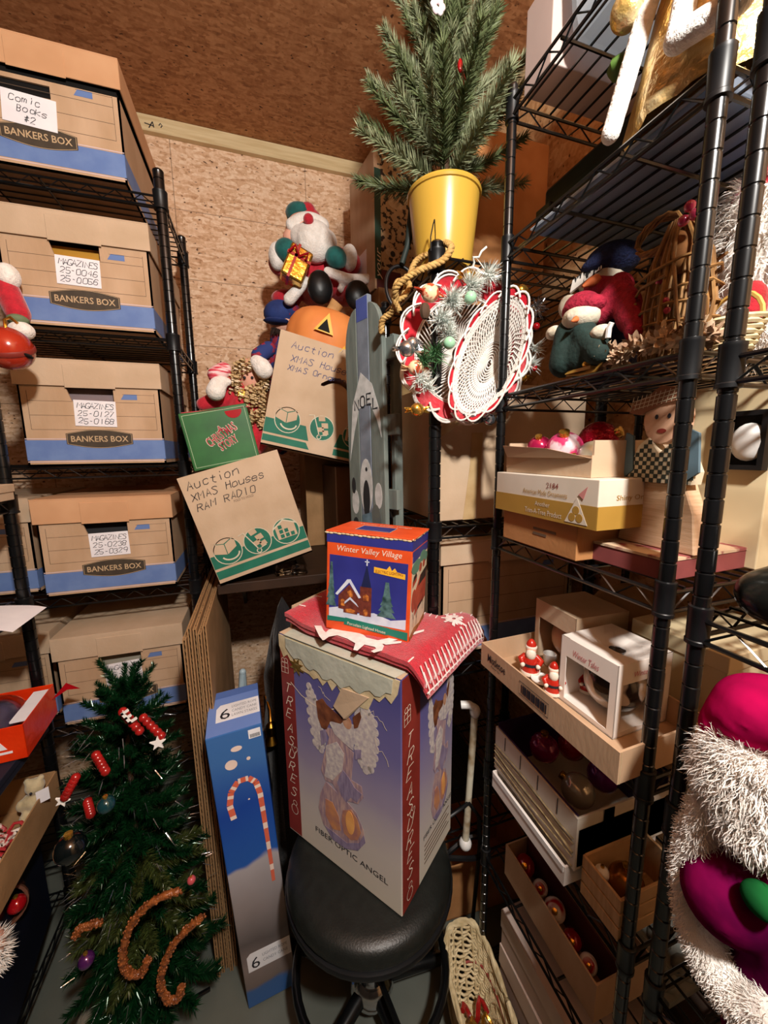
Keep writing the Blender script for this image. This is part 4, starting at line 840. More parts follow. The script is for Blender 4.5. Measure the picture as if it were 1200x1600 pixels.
# picture box behind the tree pot
ART = mat('mottled_picture_print', '#b8a07c', .55, '#2a201a', 62, detail=3, lo=.44, hi=.48)
pb = E('picture_carton', 'carton with a tan and black printed picture side behind the yellow pot', 'carton', (.383, 1.245, 1.778), R(9))
PW, PD, PH = .172, .19, .395
M().box(0, PW, 0, PD, 0, PH).build('body', CARD, pb, mods=[BEV()])
tcn = E('tall_carton', 'tall brown carton standing in the room corner under the picture carton', 'carton', (.388, 1.225, .001), R(4)); M().box(0, .185, 0, .26, 0, 1.775).build('body', KRAFT, tcn, mods=[BEV()]); M().rect(.08, .105, 0, 1.775, FRONT(), .0006).build('tape', mat('tan_tape', '#b99a6a', .3), tcn)
M().rect(.012, PW-.002, .004, PH-.004, FRONT(), .0006).build('picture_panel', ART, pb); M().rect(.001, .022, .03, PH*.86, FRONT(), .0009).build('green_stripe', mat('bottle_green_print', '#22463a', .5), pb)
M().rect(.006, PW-.01, .002, .06, FRONT(), .0009).build('maroon_stripe', mat('maroon_print', '#5a2a2c', .5), pb)
e_ = M()
for (x, z, a, b_) in ((.06, .20, .022, .010), (.09, .22, .012, .012), (.075, .14, .012, .016), (.05, .09, .02, .012), (.10, .11, .014, .014), (.09, .05, .018, .02)): M().ell(x*1.27, z*1.27, a*1.27, b_*1.27, FRONT(), .0011, 14).build('printed_shape', mat('putty_print', '#cdbd9f', .5, '#b09a78', 60), pb)
for (x, z, r_) in ((.094, .222, .004), (.078, .14, .004), (.05, .088, .007), (.10, .112, .004)): M().ell(x*1.27, z*1.27, r_*1.27, r_*1.27, FRONT(), .0015, 10).build('printed_dot', DP, pb)
txt(pb, 'lettering', 'your', CREAMP, FRONT(.008, 0, .03) @ Matrix.Rotation(PI/2, 4, 'Z') @ Matrix.Translation((0, -.018, 0)), .09, .018, .0013, shear=.3)
M().rect(-.15, -.06, .05, .14, LEFTF(0, 0, 0), .0006).build('white_label', PAPER, pb)
pc = E('carton', 'brown carton standing behind the potted tree against the side wall', 'carton', (.52, .925, 1.6385), 0); M().box(0, .235, 0, .14, 0, .40).build('body', CARD3, pc, mods=[BEV()]); M().rect(.105, .125, 0, .40, FRONT(), .0006).build('tape', mat('tan_tape', '#b99a6a', .3), pc)

# ---------------------------------------------------------------- potted tree
def needle_branch(ln, n, nl, w, seed, droop=0, fullness=1.0, both=True):
    """branch along +z: wire and needles as one mesh"""
    random.seed(seed); m = M(); pts = [Vector((droop*(t*ln)**2, 0, t*ln)) for t in (0, .25, .5, .75, 1)]
    m.tube(pts, [.0022, .002, .0018, .0015, .001], 4)
    for i in range(n):
        t = random.uniform(.12, 1)**.9; a = random.uniform(0, 2*PI); d = Vector((math.cos(a), math.sin(a), .75+.5*t)); p = Vector((droop*(t*ln)**2, 0, t*ln)); tuft(m, p, d, nl*random.uniform(.75, 1.15)*(1-.35*t*t), w, .15)
    return m
TREEM = mat('faded_pine_green', '#6d7850', .5, '#4f5a3a', 40, spec=.4); TREEM2 = mat('frosted_pine_green', '#979c7c', .5, '#6c7554', 40); WOODB = mat('bark_brown', '#4a3626', .8)
pt = E('potted_pine', 'small artificial pine tree in a glossy yellow pot on the corner shelf', 'potted tree', (.392, .790, 1.6382))
POTY = mat('yellow_enamel', '#cda648', .3, '#bd9638', 3, coat=.2)
M().lathe([(0, 0), (.056, 0), (.057, .003), (.071, .138), (.074, .139), (.0755, .143), (.074, .147), (.071, .147), (.068, .138), (.064, .10), (.0, .098)], 40).build('pot', POTY, pt, .6)
M().lathe([(0, .118), (.067, .118), (.069, .121), (0, .126)], 24).build('moss', mat('dark_moss', '#3a3f26', .9, '#25281a', 80, bump=.6), pt, .8)
M().tube([(0, 0, .11), (.004, 0, .3), (-.004, .004, .5), (0, 0, .64)], [.009, .007, .005, .002], 8).build('trunk', WOODB, pt, .8)
protos = [needle_branch(.19, 420, .034, .0021, 11+i, rv(.9)) for i in range(4)]; pme = []
for i, p in enumerate(protos):
    o = p.build('branch', TREEM if i % 2 else TREEM2, pt); pme.append(o.data); bpy.data.objects.remove(o)
random.seed(5)
for i in range(112):
    t = i/111; z = .145+t*.42; a = i*2.399; tilt = R(68-48*t+rv(10)); k = (1.0-.52*t)*random.uniform(.85, 1.12)
    if i > 102: tilt *= .4
    T = Matrix.Translation((0, 0, z)) @ Matrix.Rotation(a, 4, 'Z') @ Matrix.Rotation(tilt, 4, 'Y') @ Matrix.Scale(k, 4)
    obj('branch', pme[i % 4], pt, T)
bw = E('ribbon_bow', 'tiny red ribbon bow clipped in the potted pine', 'bow', at(722, 112, Y=.70)); M().ball((-.004, 0, .008), (.005, .004, .011), 8, 6).ball((.004, 0, -.010), (.005, .004, .012), 8, 6).ball((0, -.002, -.001), .003, 8, 6).build('loops', REDG, bw, 1)
cf = E('clip_ornament', 'small pink and white flower clip near the potted pine top', 'ornament', at(683, 12, Y=.70)); q = M()
for i in range(6): q.ball((.008*math.cos(i*PI/3), -.003, .008*math.sin(i*PI/3)), (.006, .004, .006), 8, 6)
q.build('petals', mat('pink_petal', '#e5b9bf', .5, '#dfe3ea', 120), cf, 1)
wt = M().tube([at(673, 392, Y=.71), at(673, 370, Y=.71), at(677, 350, Y=.71), at(679, 343, Y=.712)], .0012, 5).tube([at(679, 343, Y=.712), at(680, 365, Y=.72), at(680, 378, Y=.722)], .0010, 5).build('wire_loop', BLACKP); tag(wt, 'thin black wire loop standing by the shelf post top', 'wire')

# ---------------------------------------------------------------- wicker wall basket
BY = .672; bc0 = at(725, 545, Y=BY)
bk_ = E('wicker_wall_basket', 'white wicker and red cloth hanging basket with tinsel and candies', 'basket', bc0)
def kl(px, py, dy=0): return Vector(at(px, py, Y=BY+dy))-bc0
WICK = mat('white_wicker', '#eae6e0', .5, '#d6d0c8', 60); REDS = mat('red_satin', '#c0182a', .5, '#9c1020', 30, bump=.3)
ra = Vector((.951, -.309, 0)); rot18 = Matrix.Rotation(R(-18), 4, 'Z')
N_ = 15; RX, RZ = .126, .138
def rimp(t, k=1.0, dy=0): return rot18 @ Vector((RX*k*math.cos(t), dy, RZ*k*math.sin(t)))
mm = M(); vs = [(0, .03, 0)]; fs = []
for i in range(88):
    t = 2*PI*i/88; k = .90+.07*abs(math.sin(N_*t/2)); vs.append(tuple(rimp(t, k, .004)))
for i in range(88): vs.append(tuple(rimp(2*PI*i/88, .72, .016)))
for i in range(88):
    j = (i+1) % 88; fs += [(1+i, 1+j, 89+j, 89+i)]
mm.add(vs, fs).build('red_cloth', REDS, bk_, 1)
sc2 = M()
for i in range(N_):
    t0, t1 = 2*PI*(i-.25)/N_, 2*PI*(i+1.25)/N_
    for o_ in (0, .0045):
        sc2.tube([rimp(t0+(t1-t0)*k/10, .86+(.15-o_*8)*math.sin(PI*k/10), -.002+o_) for k in range(11)], .0020, 5)
sc2.build('scalloped_rim', WICK, bk_, 1)
sk_ = M()
for i in range(66): t = 2*PI*i/66; sk_.tube([rimp(t, .72, .018), rimp(t+.35, .40, .034), rimp(t+.7, .12, .042)], .0014, 4)
for k in (.70, .73, .76): sk_.tube([rimp(2*PI*i/48, k, .017) for i in range(48)], .0018, 5, True)
sk_.build('wicker_spokes', WICK, bk_, 1)
# pocket: tilted oval bowl standing off the plate
pk0 = kl(764, 556, -.040); pq = Matrix.Translation(pk0) @ rot18 @ Matrix.Rotation(R(22), 4, 'Y') @ Matrix.Rotation(R(-18), 4, 'Z')
PX, PZ = .058, .118
def pp_(t, k=1, dy=0): return pq @ Vector((PX*k*math.cos(t), dy, PZ*k*math.sin(t)))
po = M()
for i in range(56): t = 2*PI*i/56; po.tube([pp_(t, .9, .006), pp_(t+.25, .66, .026), pp_(t+.5, .34, .036)], .0013, 4)
for i in range(56): t = 2*PI*i/56; po.tube([pp_(t, .9, .006), pp_(t-.25, .66, .028), pp_(t-.5, .34, .037)], .0013, 4)
po.build('pocket_spokes', WICK, bk_, 1)
sp2 = M(); sp2.tube([pp_(i*.28, .05+.38*i/190, .038) for i in range(190)], .0014, 4); sp2.build('pocket_spiral', WICK, bk_, 1)
for k in (.86, .90, .94): pass
pr2 = M()
for k, dy in ((.84, .012), (.88, .009), (.92, .005)): pr2.tube([pp_(2*PI*i/44, k, dy) for i in range(44)], .0020, 5, True)
n_ = 13
for i in range(n_):
    t0, t1 = 2*PI*(i-.2)/n_, 2*PI*(i+1.2)/n_; pr2.tube([pp_(t0+(t1-t0)*k/8, .93+.12*math.sin(PI*k/8), -.002) for k in range(9)], .0018, 5)
pr2.build('pocket_rim', WICK, bk_, 1)
vs, fs = [], []
for i in range(52): vs.append(tuple(pp_(2*PI*i/52, 1.02, .001))); vs.append(tuple(pp_(2*PI*i/52, .93, .006)))
for i in range(52): a = 2*i; b_ = 2*((i+1) % 52); fs.append((a, b_, b_+1, a+1))
M().add(vs, fs).build('pocket_cloth', REDS, bk_, 1)
TINS = mat('white_tinsel', '#e8ece6', .25, '#c9d2cc', 80, spec=.7); PINEG = mat('pine_sprig_green', '#4d7a4c', .5, '#345a38', 60)
def spray(name, m_, c, n, ln, w, dirb=(0, -.6, 0)):
    q = M()
    for _ in range(n):
        d = Vector((rv(1), rv(1), rv(1)))+Vector(dirb); tuft(q, Vector(c)+Vector((rv(.006), rv(.004), rv(.006))), d, ln*random.uniform(.7, 1.1), w, .1)
    return q.build(name, m_, bk_)
for px, py, n, ln in ((705, 470, 330, .030), (735, 447, 280, .032), (690, 500, 260, .027), (700, 522, 220, .025), (762, 430, 130, .030)): spray('white_tinsel_spray', TINS, kl(px, py, -.028), n, ln, .0017)
for px, py in ((662, 565), (680, 555)): spray('green_sprig', PINEG, kl(px, py, -.03), 110, .030, .0018)
for px, py in ((668, 605), (655, 592)): spray('white_tinsel_spray', TINS, kl(px, py, -.03), 80, .026, .0018)
for px, py in ((838, 480), (828, 570), (835, 545)): spray('white_tinsel_spray', SILVER if px == 838 else TINS, kl(px, py, -.01), 70, .026, .0018)
CAND = mat('striped_candy', '#e9c9a0', .2, '#b5472c', 60, lo=.47, hi=.53, coat=.5)
for px, py, r_, m_ in ((672, 458, .017, CAND), (733, 432, .014, GOLD), (652, 640, .013, GOLD), (650, 575, .015, CAND), (636, 545, .015, SILVER), (645, 537, .012, SILVER), (742, 652, .014, SILVER), (765, 655, .013, SILVER), (815, 455, .013, GOLD), (815, 590, .012, GOLD)):
    q = M(); c = kl(px, py, -.025); q.ball(c, (r_, r_*.8, r_*.9), 10, 7)
    for s_ in (-1, 1):
        for k in range(5): tuft(q, c+Vector((s_*r_*.8, 0, 0)), (s_, rv(.5), rv(.7)), r_*1.1, r_*.5, .1)
    q.build('wrapped_candy', m_, bk_, .8)
for px, py, m_ in ((735, 465, 'mint'), (702, 536, 'mint'), (838, 510, 'red'), (834, 575, 'red'), (812, 572, 'red')): M().ball(kl(px, py, -.05 if m_ == 'mint' else -.012), .0105 if m_ == 'mint' else .007, 12, 8).build('bead', mat('mint_pearl', '#9fd3ae', .2, coat=.6) if m_ == 'mint' else REDG, bk_, 1)
M().ball(kl(664, 486, -.03), (.010, .008, .014), 8, 6).build('pine_cone', WOODB, bk_, .5)
M().tube([kl(738, 420, 0), kl(741, 410, -.005), kl(739, 402, -.006), kl(748, 402, -.008), kl(752, 393, -.008), kl(760, 386, -.008)], .0020, 6).build('hanger_ribbon', TINS, bk_, 1)

# ---------------------------------------------------------------- corner shelf cartons
tc = E('taped_carton', 'plain tan carton sealed with clear tape on the corner shelf behind the wicker basket', 'carton', (.366, .746, 1.119)); M().box(0, .385, 0, .26, 0, .295).build('body', CARD2, tc, mods=[BEV()]); M().rect(.0, .385, .0, .02, TOP(0, .12, .295)).build('top_tape', CLEAR, tc)
tape = M().poly([(0, .20), (.10, .262), (.16, .295), (.19, .295), (.11, .25), (0, .178)], FRONT(), .0008).poly([(.06, 0), (.075, .12), (.078, .19), (.105, .19), (.10, .10), (.09, 0)], FRONT(), .0008).build('tape', mat('glossy_tape', '#c2a67c', .12, '#b4966a', 30, coat=.5), tc)
dp = E('disc_package', 'pale blue plastic package with a disc picture standing behind the sled', 'package', (.350, .985, 1.119), R(-22)); M().box(0, .095, 0, .012, 0, .185).build('case', mat('pale_blue_case', '#a9bfca', .25, '#8ea9b7', 8, coat=.4), dp, mods=[BEV()])
M().ell(.045, .12, .036, .036, FRONT(), .0008, 28, w=.026).build('disc_print', mat('disc_blue', '#6f93a6', .3, '#86aabb', 20), dp); M().rect(.004, .09, .004, .07, FRONT(), .0008).build('label_panel', PAPER, dp)
q = M()
for (x, y, w_, h_) in ((.012, .04, .02, .012), (.045, .045, .012, .014), (.066, .04, .014, .018), (.045, .02, .012, .012), (.066, .015, .012, .012), (.05, .008, .01, .006)): q.rect(x, x+w_, y, y+h_, FRONT(), .0012)
q.build('label_marks', INK, dp)
fx = E('carton', 'small open tan carton on the floor under the corner shelf', 'carton', (.372, .775, 0.001), R(-4)); b = M(); b.box(0, .30, 0, .004, 0, .17); b.box(0, .30, .17, .174, 0, .17); b.box(0, .004, 0, .174, 0, .17); b.box(.296, .30, 0, .174, 0, .17); b.box(0, .30, 0, .174, 0, .004); b.build('body', CARD3, fx)
wr2 = E('white_lamp_rod', 'rust spotted white rod with round ends leaning between the shelf units', 'rod', (.43, .684, .001))
RUSTW = mat('rusty_white_enamel', '#d8d2bc', .4, '#8a6a3c', 16, lo=.38, hi=.55)
a_, b_ = at(742, 1112, Y=.672)-Vector((.43, .684, 0)), at(727, 1318, Y=.684)-Vector((.43, .684, 0))
M().tube([a_, a_.lerp(b_, .25), a_.lerp(b_, .6), b_], [.0085, .008, .0075, .0085], 10).build('rod', RUSTW, wr2, 1)
M().ball(a_, (.012, .012, .016), 12, 8).tube([a_+Vector((0, 0, .008)), a_+Vector((-.012, .004, .016)), a_+Vector((-.028, .012, .014))], .009, 8).build('bent_end', WHITEP, wr2, 1); M().ball(b_, (.015, .015, .016), 12, 8).build('lower_knob', WHITEP, wr2, 1)
cd = M().tube([b_+Vector((.055*math.cos(t*.35), .02*math.sin(t*.35), -.02+.010*math.sin(t*.7))) for t in range(18)], .006, 6, True); cd.tube([b_+Vector((-.05, -.01, .1)), b_+Vector((.0, -.01, .12)), b_+Vector((.035, 0, .06)), b_+Vector((.04, .0, -.02)), Vector((.02, .01, .10)), Vector((.0, 0, 0))], .005, 6); cd.build('cord', BLACKP, wr2, 1)

# ---------------------------------------------------------------- flattened cartons, leg frame, candy cane box
for i in range(5):
    x = -.167+i*.0098; h_ = (.885, .905, .900, .892, .905)[i]; o = E('cardboard_sheet', ('flattened cardboard sheet nearest the file boxes, first of the leaning stack', 'second flattened cardboard sheet of the leaning stack', 'middle flattened cardboard sheet of the leaning stack', 'fourth flattened cardboard sheet of the leaning stack', 'outermost flattened cardboard sheet with its broad brown face showing')[i], 'cardboard', (x, .845+.003*((i*7) % 5), .001), rot=(0, R(-.3), 0), group='flattened cartons leaning by the file boxes')
    M().box(0, .0022, .001, .50, 0, h_).box(.0052, .0074, .001, .50, 0, h_).build('liner', KRAFT, o)
    fl_ = M(); n = 120; 
    for k in range(n): z0, z1 = h_*k/n, h_*(k+1)/n; xa, xb = (.0022, .0052) if k % 2 else (.0052, .0022); fl_.add([(xa, 0, z0), (xb, 0, z1), (xb, .5, z1), (xa, .5, z0)], [(0, 1, 2, 3)])
    fl_.box(.0022, .0052, .002, .498, h_-.002, h_-.0005); fl_.build('fluting', CORR, o)
PBM = mat('pale_blue_steel', '#a9bdc6', .35, '#93a8b2', 20)
af = E('folding_leg_frame', 'pale blue folded steel leg frame behind the candy cane box', 'leg frame', (-.085, 1.0, .001)); ax = at(379, 1050, Y=1.0)-Vector((-.085, 1.0, .001))
for (ex, ey) in ((-.06, -.05), (.015, .04)): M().tube([ax, Vector((ex, ey, 0))], .0085, 8).build('leg', PBM, af, .8)
M().ball(ax, .009, 10, 7).build('pivot', PBM, af, 1)
cb = E('candy_cane_stake_box', 'tall blue box of six lighted candy cane lawn stakes on the floor', 'gift box', (-.092, .762, .006), rot=(0, R(-3.2), R(3)))
CW, CD, CH = .108, .150, .705
SKYB = grad('winter_sky_print', ((.0, '#2a5a9a'), (.12, '#31588e'), (.14, '#6a5e58'), (.22, '#7d706c'), (.30, '#57504f'), (.45, '#8a8282'), (.60, '#a7a3a8'), (.615, '#1f55a8'), (.8, '#16429a'), (.97, '#3b6aa8')), 0, CH, .3)
M().box(0, CW, 0, CD, 0, CH).build('body', SKYB, cb, mods=[BEV(.002)])
PERI = mat('periwinkle_print', '#6f8ccb', .4, '#6380c2', 8); M().rect(.001, CW-.001, .001, CD-.001, TOP(0, 0, CH)).build('top_panel', PERI, cb); M().rect(.0, CW, .125, CD, TOP(0, 0, CH), .0012).build('tuck_flap', mat('periwinkle_dark_print', '#5572b4', .4), cb)
LBW = mat('label_white', '#e9eaee', .5); T = TOP(0, 0, CH); lb = M().poly([(.018, .040), (CW-.001, .040), (CW-.001, .098), (.026, .098), (.018, .086)], T, .0008).build('label_panel', LBW, cb)
txt(lb, 'lettering', '6', INK, T @ Matrix.Translation((.026, .046, 0)), None, .034, .0012); GRYT = mat('grey_print', '#8a8e98', .5)
for i, s_ in enumerate(('LIGHTED ROPE', 'CANDY CANE', 'LAWN STAKES')): txt(lb, 'lettering', s_, GRYT, T @ Matrix.Translation((.050, .079-.015*i, 0)), .052, .009, .0012)
F = FRONT(); lb2 = M().poly([(.012, .100), (CW-.001, .100), (CW-.001, .150), (.02, .150), (.012, .142)], F, .0008).build('label_panel', LBW, cb); txt(lb2, 'lettering', '6', INK, F @ Matrix.Translation((.02, .106, 0)), None, .030, .0012); txt(lb2, 'lettering', 'LIGHTED ROPE', GRYT, F @ Matrix.Translation((.045, .130, 0)), .055, .008, .0012); txt(lb2, 'lettering', 'CANDY CANE', GRYT, F @ Matrix.Translation((.045, .114, 0)), .055, .008, .0012)
cn = [(.030, .505), (.026, .54), (.032, .57), (.048, .59), (.068, .59), (.082, .575), (.087, .545), (.088, .50), (.089, .44), (.090, .36), (.090, .30)]
fine = []
for i in range(len(cn)-1):
    for k in range(4): fine.append((cn[i][0]+(cn[i+1][0]-cn[i][0])*k/4, cn[i][1]+(cn[i+1][1]-cn[i][1])*k/4))
CO, CWH = mat('coral_print', '#d96a50', .4), mat('cane_white_print', '#efd9cc', .4)
a1, a2 = M(), M()
for i in range(len(fine)-1):
    f_ = i/len(fine); w_ = .012*(1-.45*max(0, f_-.5)*2); (a1 if i % 3 else a2).line([fine[i], fine[i+1]], w_, F, .0009 if i % 3 else .0010)
a1.build('printed_cane', CO, cb); tag(a2.build('printed_cane_stripe', CWH, cb), None, None, kind='stuff')
sn_ = M(); sn_.ell(.040, .632, .012, .011, F, .0008, 16); sn_.ell(.054, .665, .011, .006, F, .0008, 14); sn_.ell(.074, .635, .004, .004, F, .0008, 10); sn_.ell(.064, .54, .002, .002, F, .0008, 8); sn_.build('printed_snowflakes', CWH, cb); M().rect(.080, .104, .678, .698, F, .0008).build('barcode_panel', LBW, cb)
bq = M()
for i in range(9): bq.rect(.083+i*.0022, .0842+i*.0022, .680, .688, F, .0012)
bq.build('barcode', INK, cb)

# black folded umbrella with brass bell beside the angel box
um = E('black_folded_umbrella', 'black folded umbrella cloth standing behind the angel box', 'umbrella', (.040, .99, .001)); mm = M(); random.seed(3)
prof = [(.0, 0), (.03, .01), (.05, .25), (.055, .5), (.045, .68), (.03, .80), (.012, .87), (.0, .90)]
vs, fs, n = [], [], 26
for (r_, z) in prof:
    for j in range(n): t = 2*PI*j/n; q = r_*(1+.28*math.sin(5*t+z*9)+.1*math.sin(11*t)); vs.append((q*math.cos(t), q*math.sin(t), z))
for i in range(len(prof)-1):
    for j in range(n): fs.append((i*n+j, i*n+(j+1) % n, (i+1)*n+(j+1) % n, (i+1)*n+j))
mm.add(vs, fs).build('canopy', BLACKC, um, 1.0)
BRASS = mat('aged_brass', '#a87a2c', .28, '#6d4a18', 30, metal=1)
bb = E('brass_bell', 'small brass bell lantern in the gap beside the candy cane box', 'bell', at(425, 1160, Y=.95)); M().lathe([(0, .0), (.018, .0), (.020, .004), (.013, .016), (.009, .022), (.010, .026), (.013, .032), (.013, .050), (.008, .056), (.004, .060), (0, .062)], 18).build('bell_body', BRASS, bb, .6)
M().tube([(0, 0, .06), (0, .02, .08), (-.01, .055, .10)], .003, 6).build('bracket', BRASS, bb, .8); M().tube([(-.01, .055, .10), (-.012, .06, -.3), (-.012, .06, -bb.location.z+.003)], .005, 8).build('stand', BLACKM, bb, .8)

# ---------------------------------------------------------------- tinsel tree
TSG = mat('tinsel_green', '#12421f', .22, '#0a2c16', 60, spec=.8, metal=.35); TSO = mat('tinsel_olive', '#4a5526', .3, '#343c1c', 60, spec=.7, metal=.2)
tt = E('tinsel_tree', 'dark green tinsel tree with red garland on the floor before the file boxes', 'artificial tree', (-.285, .790, .001))
M().tube([(0, 0, 0), (.004, 0, .4), (.018, -.004, .80)], [.010, .008, .003], 8).build('trunk', WOODB, tt, .8)
bs = M(); 
for a in (20, 140, 260): bs.tube([(0, 0, .06), (.06*math.cos(R(a)), .06*math.sin(R(a)), .02), (.11*math.cos(R(a)), .11*math.sin(R(a)), .005)], .005, 6)
bs.build('stand', BLACKM, tt, .8)
pg = []
for i in range(4):
    o = needle_branch(.120, 420, .027, .0017, 40+i, .8).build('branch', TSG if i != 3 else TSO, tt); pg.append(o.data); bpy.data.objects.remove(o)
random.seed(9)
for i in range(210):
    t = i/209; z = .13+.69*t; a = i*2.399; k = (1.16-.56*t**1.4)*random.uniform(.8, 1.1); tilt = R(92-60*t**2.2+rv(12))
    T = Matrix.Translation((.018*t*t, 0, z)) @ Matrix.Rotation(a, 4, 'Z') @ Matrix.Rotation(tilt, 4, 'Y') @ Matrix.Scale(k, 4)
    obj('branch', pg[3] if (.22 < t < .55 and i % 2) else pg[i % 3], tt, T)
TI = Matrix.Translation((.285, -.790, -.001)); 
def tq(px, py, Y): return TI @ at(px, py, Y=Y)
REDB = mat('red_glitter', '#a61e1c', .25, '#741210', 60, coat=.4)
for (p0, p1) in (((192, 1112), (218, 1142)), ((224, 1122), (252, 1150)), ((150, 1180), (165, 1205)), ((118, 1215), (102, 1245)), ((137, 1253), (142, 1272))):
    g = M(); a, b_ = tq(*p0, .70), tq(*p1, .69)
    for i in range(6): g.ball(a.lerp(b_, i/5), .0075, 8, 6)
    g.build('red_bead_string', REDB, tt, 1)
M().poly([((.013 if k % 2 == 0 else .0055)*math.sin(k*PI/5), (.013 if k % 2 == 0 else .0055)*math.cos(k*PI/5)) for k in range(10)], FRONT(*tq(247, 1160, .685)), .003, .003).build('white_star', WHITEP, tt)
lt = M(); T = FRONT(*tq(196, 1122, .685)) @ Matrix.Rotation(.5, 4, 'Z')
for r0 in ((0, .004, -.012, .012), (0, .012, .008, .012), (0, .010, -.002, .002), (0, .013, -.012, -.008)): lt.rect(*r0, T, .003, .003)
lt.build('white_letter', WHITEP, tt)
M().poly([((.011 if k % 2 == 0 else .005)*math.sin(k*PI/5+.4), (.011 if k % 2 == 0 else .005)*math.cos(k*PI/5+.4)) for k in range(10)], FRONT(*tq(98, 1250, .69)), .003, .003).build('white_star', WHITEP, tt)
sv = M()
for i in range(220):
    t = random.uniform(.2, .98); a = random.uniform(PI*.9, PI*2.1); r_ = .13*(1.1-.6*t); tuft(sv, (r_*math.cos(a)+.01, r_*math.sin(a), .13+.69*t), (math.cos(a), math.sin(a), rv(.8)), .022, .0016, .1)
tag(sv.build('silver_strands', SILVER, tt), None, None, kind='stuff')
ORB = mat('amber_beads', '#9c5a2c', .35, '#5f3014', 120, bump=.7, bscale=160, coat=.3)
def cane(label, path, Y0, r_=.0058):
    pts = [Vector(at(px, py, Y=Y0-.0001*i)) for i, (px, py) in enumerate(path)]; c0 = pts[-1]; o = E('beaded_cane', label, 'ornament', c0); q = M(); fine = []
    for i in range(len(pts)-1):
        p0, p1, p2, p3 = pts[max(i-1, 0)], pts[i], pts[i+1], pts[min(i+2, len(pts)-1)]
        for k in range(6): t = k/6; fine.append(.5*((2*p1)+(p2-p0)*t+(2*p0-5*p1+4*p2-p3)*t*t+(3*p1-p0-3*p2+p3)*t**3)-c0)
    fine.append(pts[-1]-c0); rr_ = [r_*(1+.12*math.sin(i*2.1)) for i in range(len(fine))]; q.tube(fine, rr_, 10)
    for i, f_ in enumerate(fine):
        for k in range(7): a = random.uniform(0, 2*PI); q.ball(f_+Vector((math.cos(a)*r_, math.sin(a)*r_*.8, rv(.004))), .0022, 5, 4)
    q.build('beads', ORB, o, 1); return o
cane('amber beaded candy cane hooked on the tinsel tree, upper one', [(280, 1392), (245, 1405), (215, 1430), (197, 1465), (192, 1500), (203, 1522), (222, 1520), (230, 1500)], .640)
cane('amber beaded candy cane hooked on the tinsel tree, lower one', [(315, 1433), (290, 1455), (268, 1480), (254, 1515), (252, 1545), (264, 1562), (280, 1558), (283, 1542)], .640)
cane('short amber beaded cane in the shadow low on the tinsel tree', [(118, 1462), (126, 1450), (142, 1445), (155, 1442)], .668, .005)
for (px, py, r_, m_, lb_) in ((166, 1257, .013, mat('teal_glass', '#1d4a52', .08, coat=1, metal=.5), 'dark teal glass ball ornament hanging on the tinsel tree'), (110, 1325, .022, mat('black_glass', '#0c1416', .06, coat=1, metal=.4), 'black glass ball ornament on the left of the tinsel tree'), (135, 1500, .012, mat('purple_glass', '#5a2468', .15, coat=1, metal=.5), 'purple glass ball ornament low on the tinsel tree'), (299, 1375, .007, mat('pink_berry', '#b04a50', .3), 'small pink berry at the end of the upper beaded cane')):
    o = E('ball_ornament', lb_, 'ornament', at(px, py, Y=.655)); M().ball((0, 0, 0), r_, 18, 12).build('ball', m_, o, 1); M().lathe([(r_*.28, 0), (r_*.28, r_*.3), (0, r_*.32)], 10, Matrix.Translation((0, 0, r_*.93))).build('cap', GOLD, o, .6)

# wicker sleigh basket on the floor
wk = E('wicker_sleigh', 'cream wicker sleigh basket with red and gold ribbon on the floor by the stool', 'basket', (.372, .512, .001), R(-8))
CRW = mat('cream_wicker', '#d9c9a2', .65, '#b9a67c', 60); A_, B_ = .052, .098
def se(t, k, z, lean=0):
    c, s_ = math.cos(t), math.sin(t); f_ = lambda v: math.copysign(abs(v)**.62, v); return Vector((A_*k*f_(c), B_*k*f_(s_)+lean*z, z))
w1 = M()
for i in range(17):
    z = .03+i*.0066; k = .84+.18*i/16; n = 80; w1.tube([se(2*PI*j/n, k+.035*math.sin(j*PI/2+i*PI/2+PI/4), z+.028*max(0, math.sin(2*PI*j/n))**2*i/16, .25) for j in range(n)], .0031, 5, True)
w1.build('woven_strands', CRW, wk, 1)
w2 = M()
for j in range(22): t = 2*PI*(j+.5)/22; w2.tube([se(t, .83, .026, .25), se(t, 1.0, .14+.028*max(0, math.sin(t))**2, .25)], .0030, 5)
w2.build('stake', CRW, wk, 1)
rm = M()
for s_ in (0, PI): rm.tube([se(2*PI*j/60, 1.03+.03*math.sin(j*.9+s_), .145+.028*max(0, math.sin(2*PI*j/60))**2+.003*math.cos(j*.9+s_), .25) for j in range(60)], .0050, 6, True)
rm.build('braided_rim', CRW, wk, 1)
bt = M(); bt.add([tuple(se(2*PI*j/40, .84, .03, .25)) for j in range(40)], [tuple(range(40))])
for i in range(17): bt.tube([(-A_*.75+A_*1.5*k/8, -B_*.74+i*B_*.0925, .033+.003*(-1)**(i+k)) for k in range(9)], .0034, 5)
for k in range(7): bt.tube([(-A_*.66+k*A_*.22, -B_*.74, .034), (-A_*.66+k*A_*.22, B_*.74, .034)], .003, 5)
bt.build('floor_weave', CRW, wk, .9)
rn = M()
for x in (-.05, .05): rn.tube([(x*.8, -.085, .008), (x*.8, 0, .004), (x*.8, .09, .006), (x*.8, .125, .03), (x*.8, .12, .055)], .004, 6)
rn.box(-.04, .04, -.05, .05, .004, .028); rn.build('runner', CRW, wk, .9)
rb2 = M()
for k, z in ((.055, .095), (.012, .09)): rb2.tube([(-A_*.55+i*A_*.12, k+.012*math.sin(i*1.1), z-.03+.012*math.cos(i*.9)) for i in range(10)], .0055, 6)
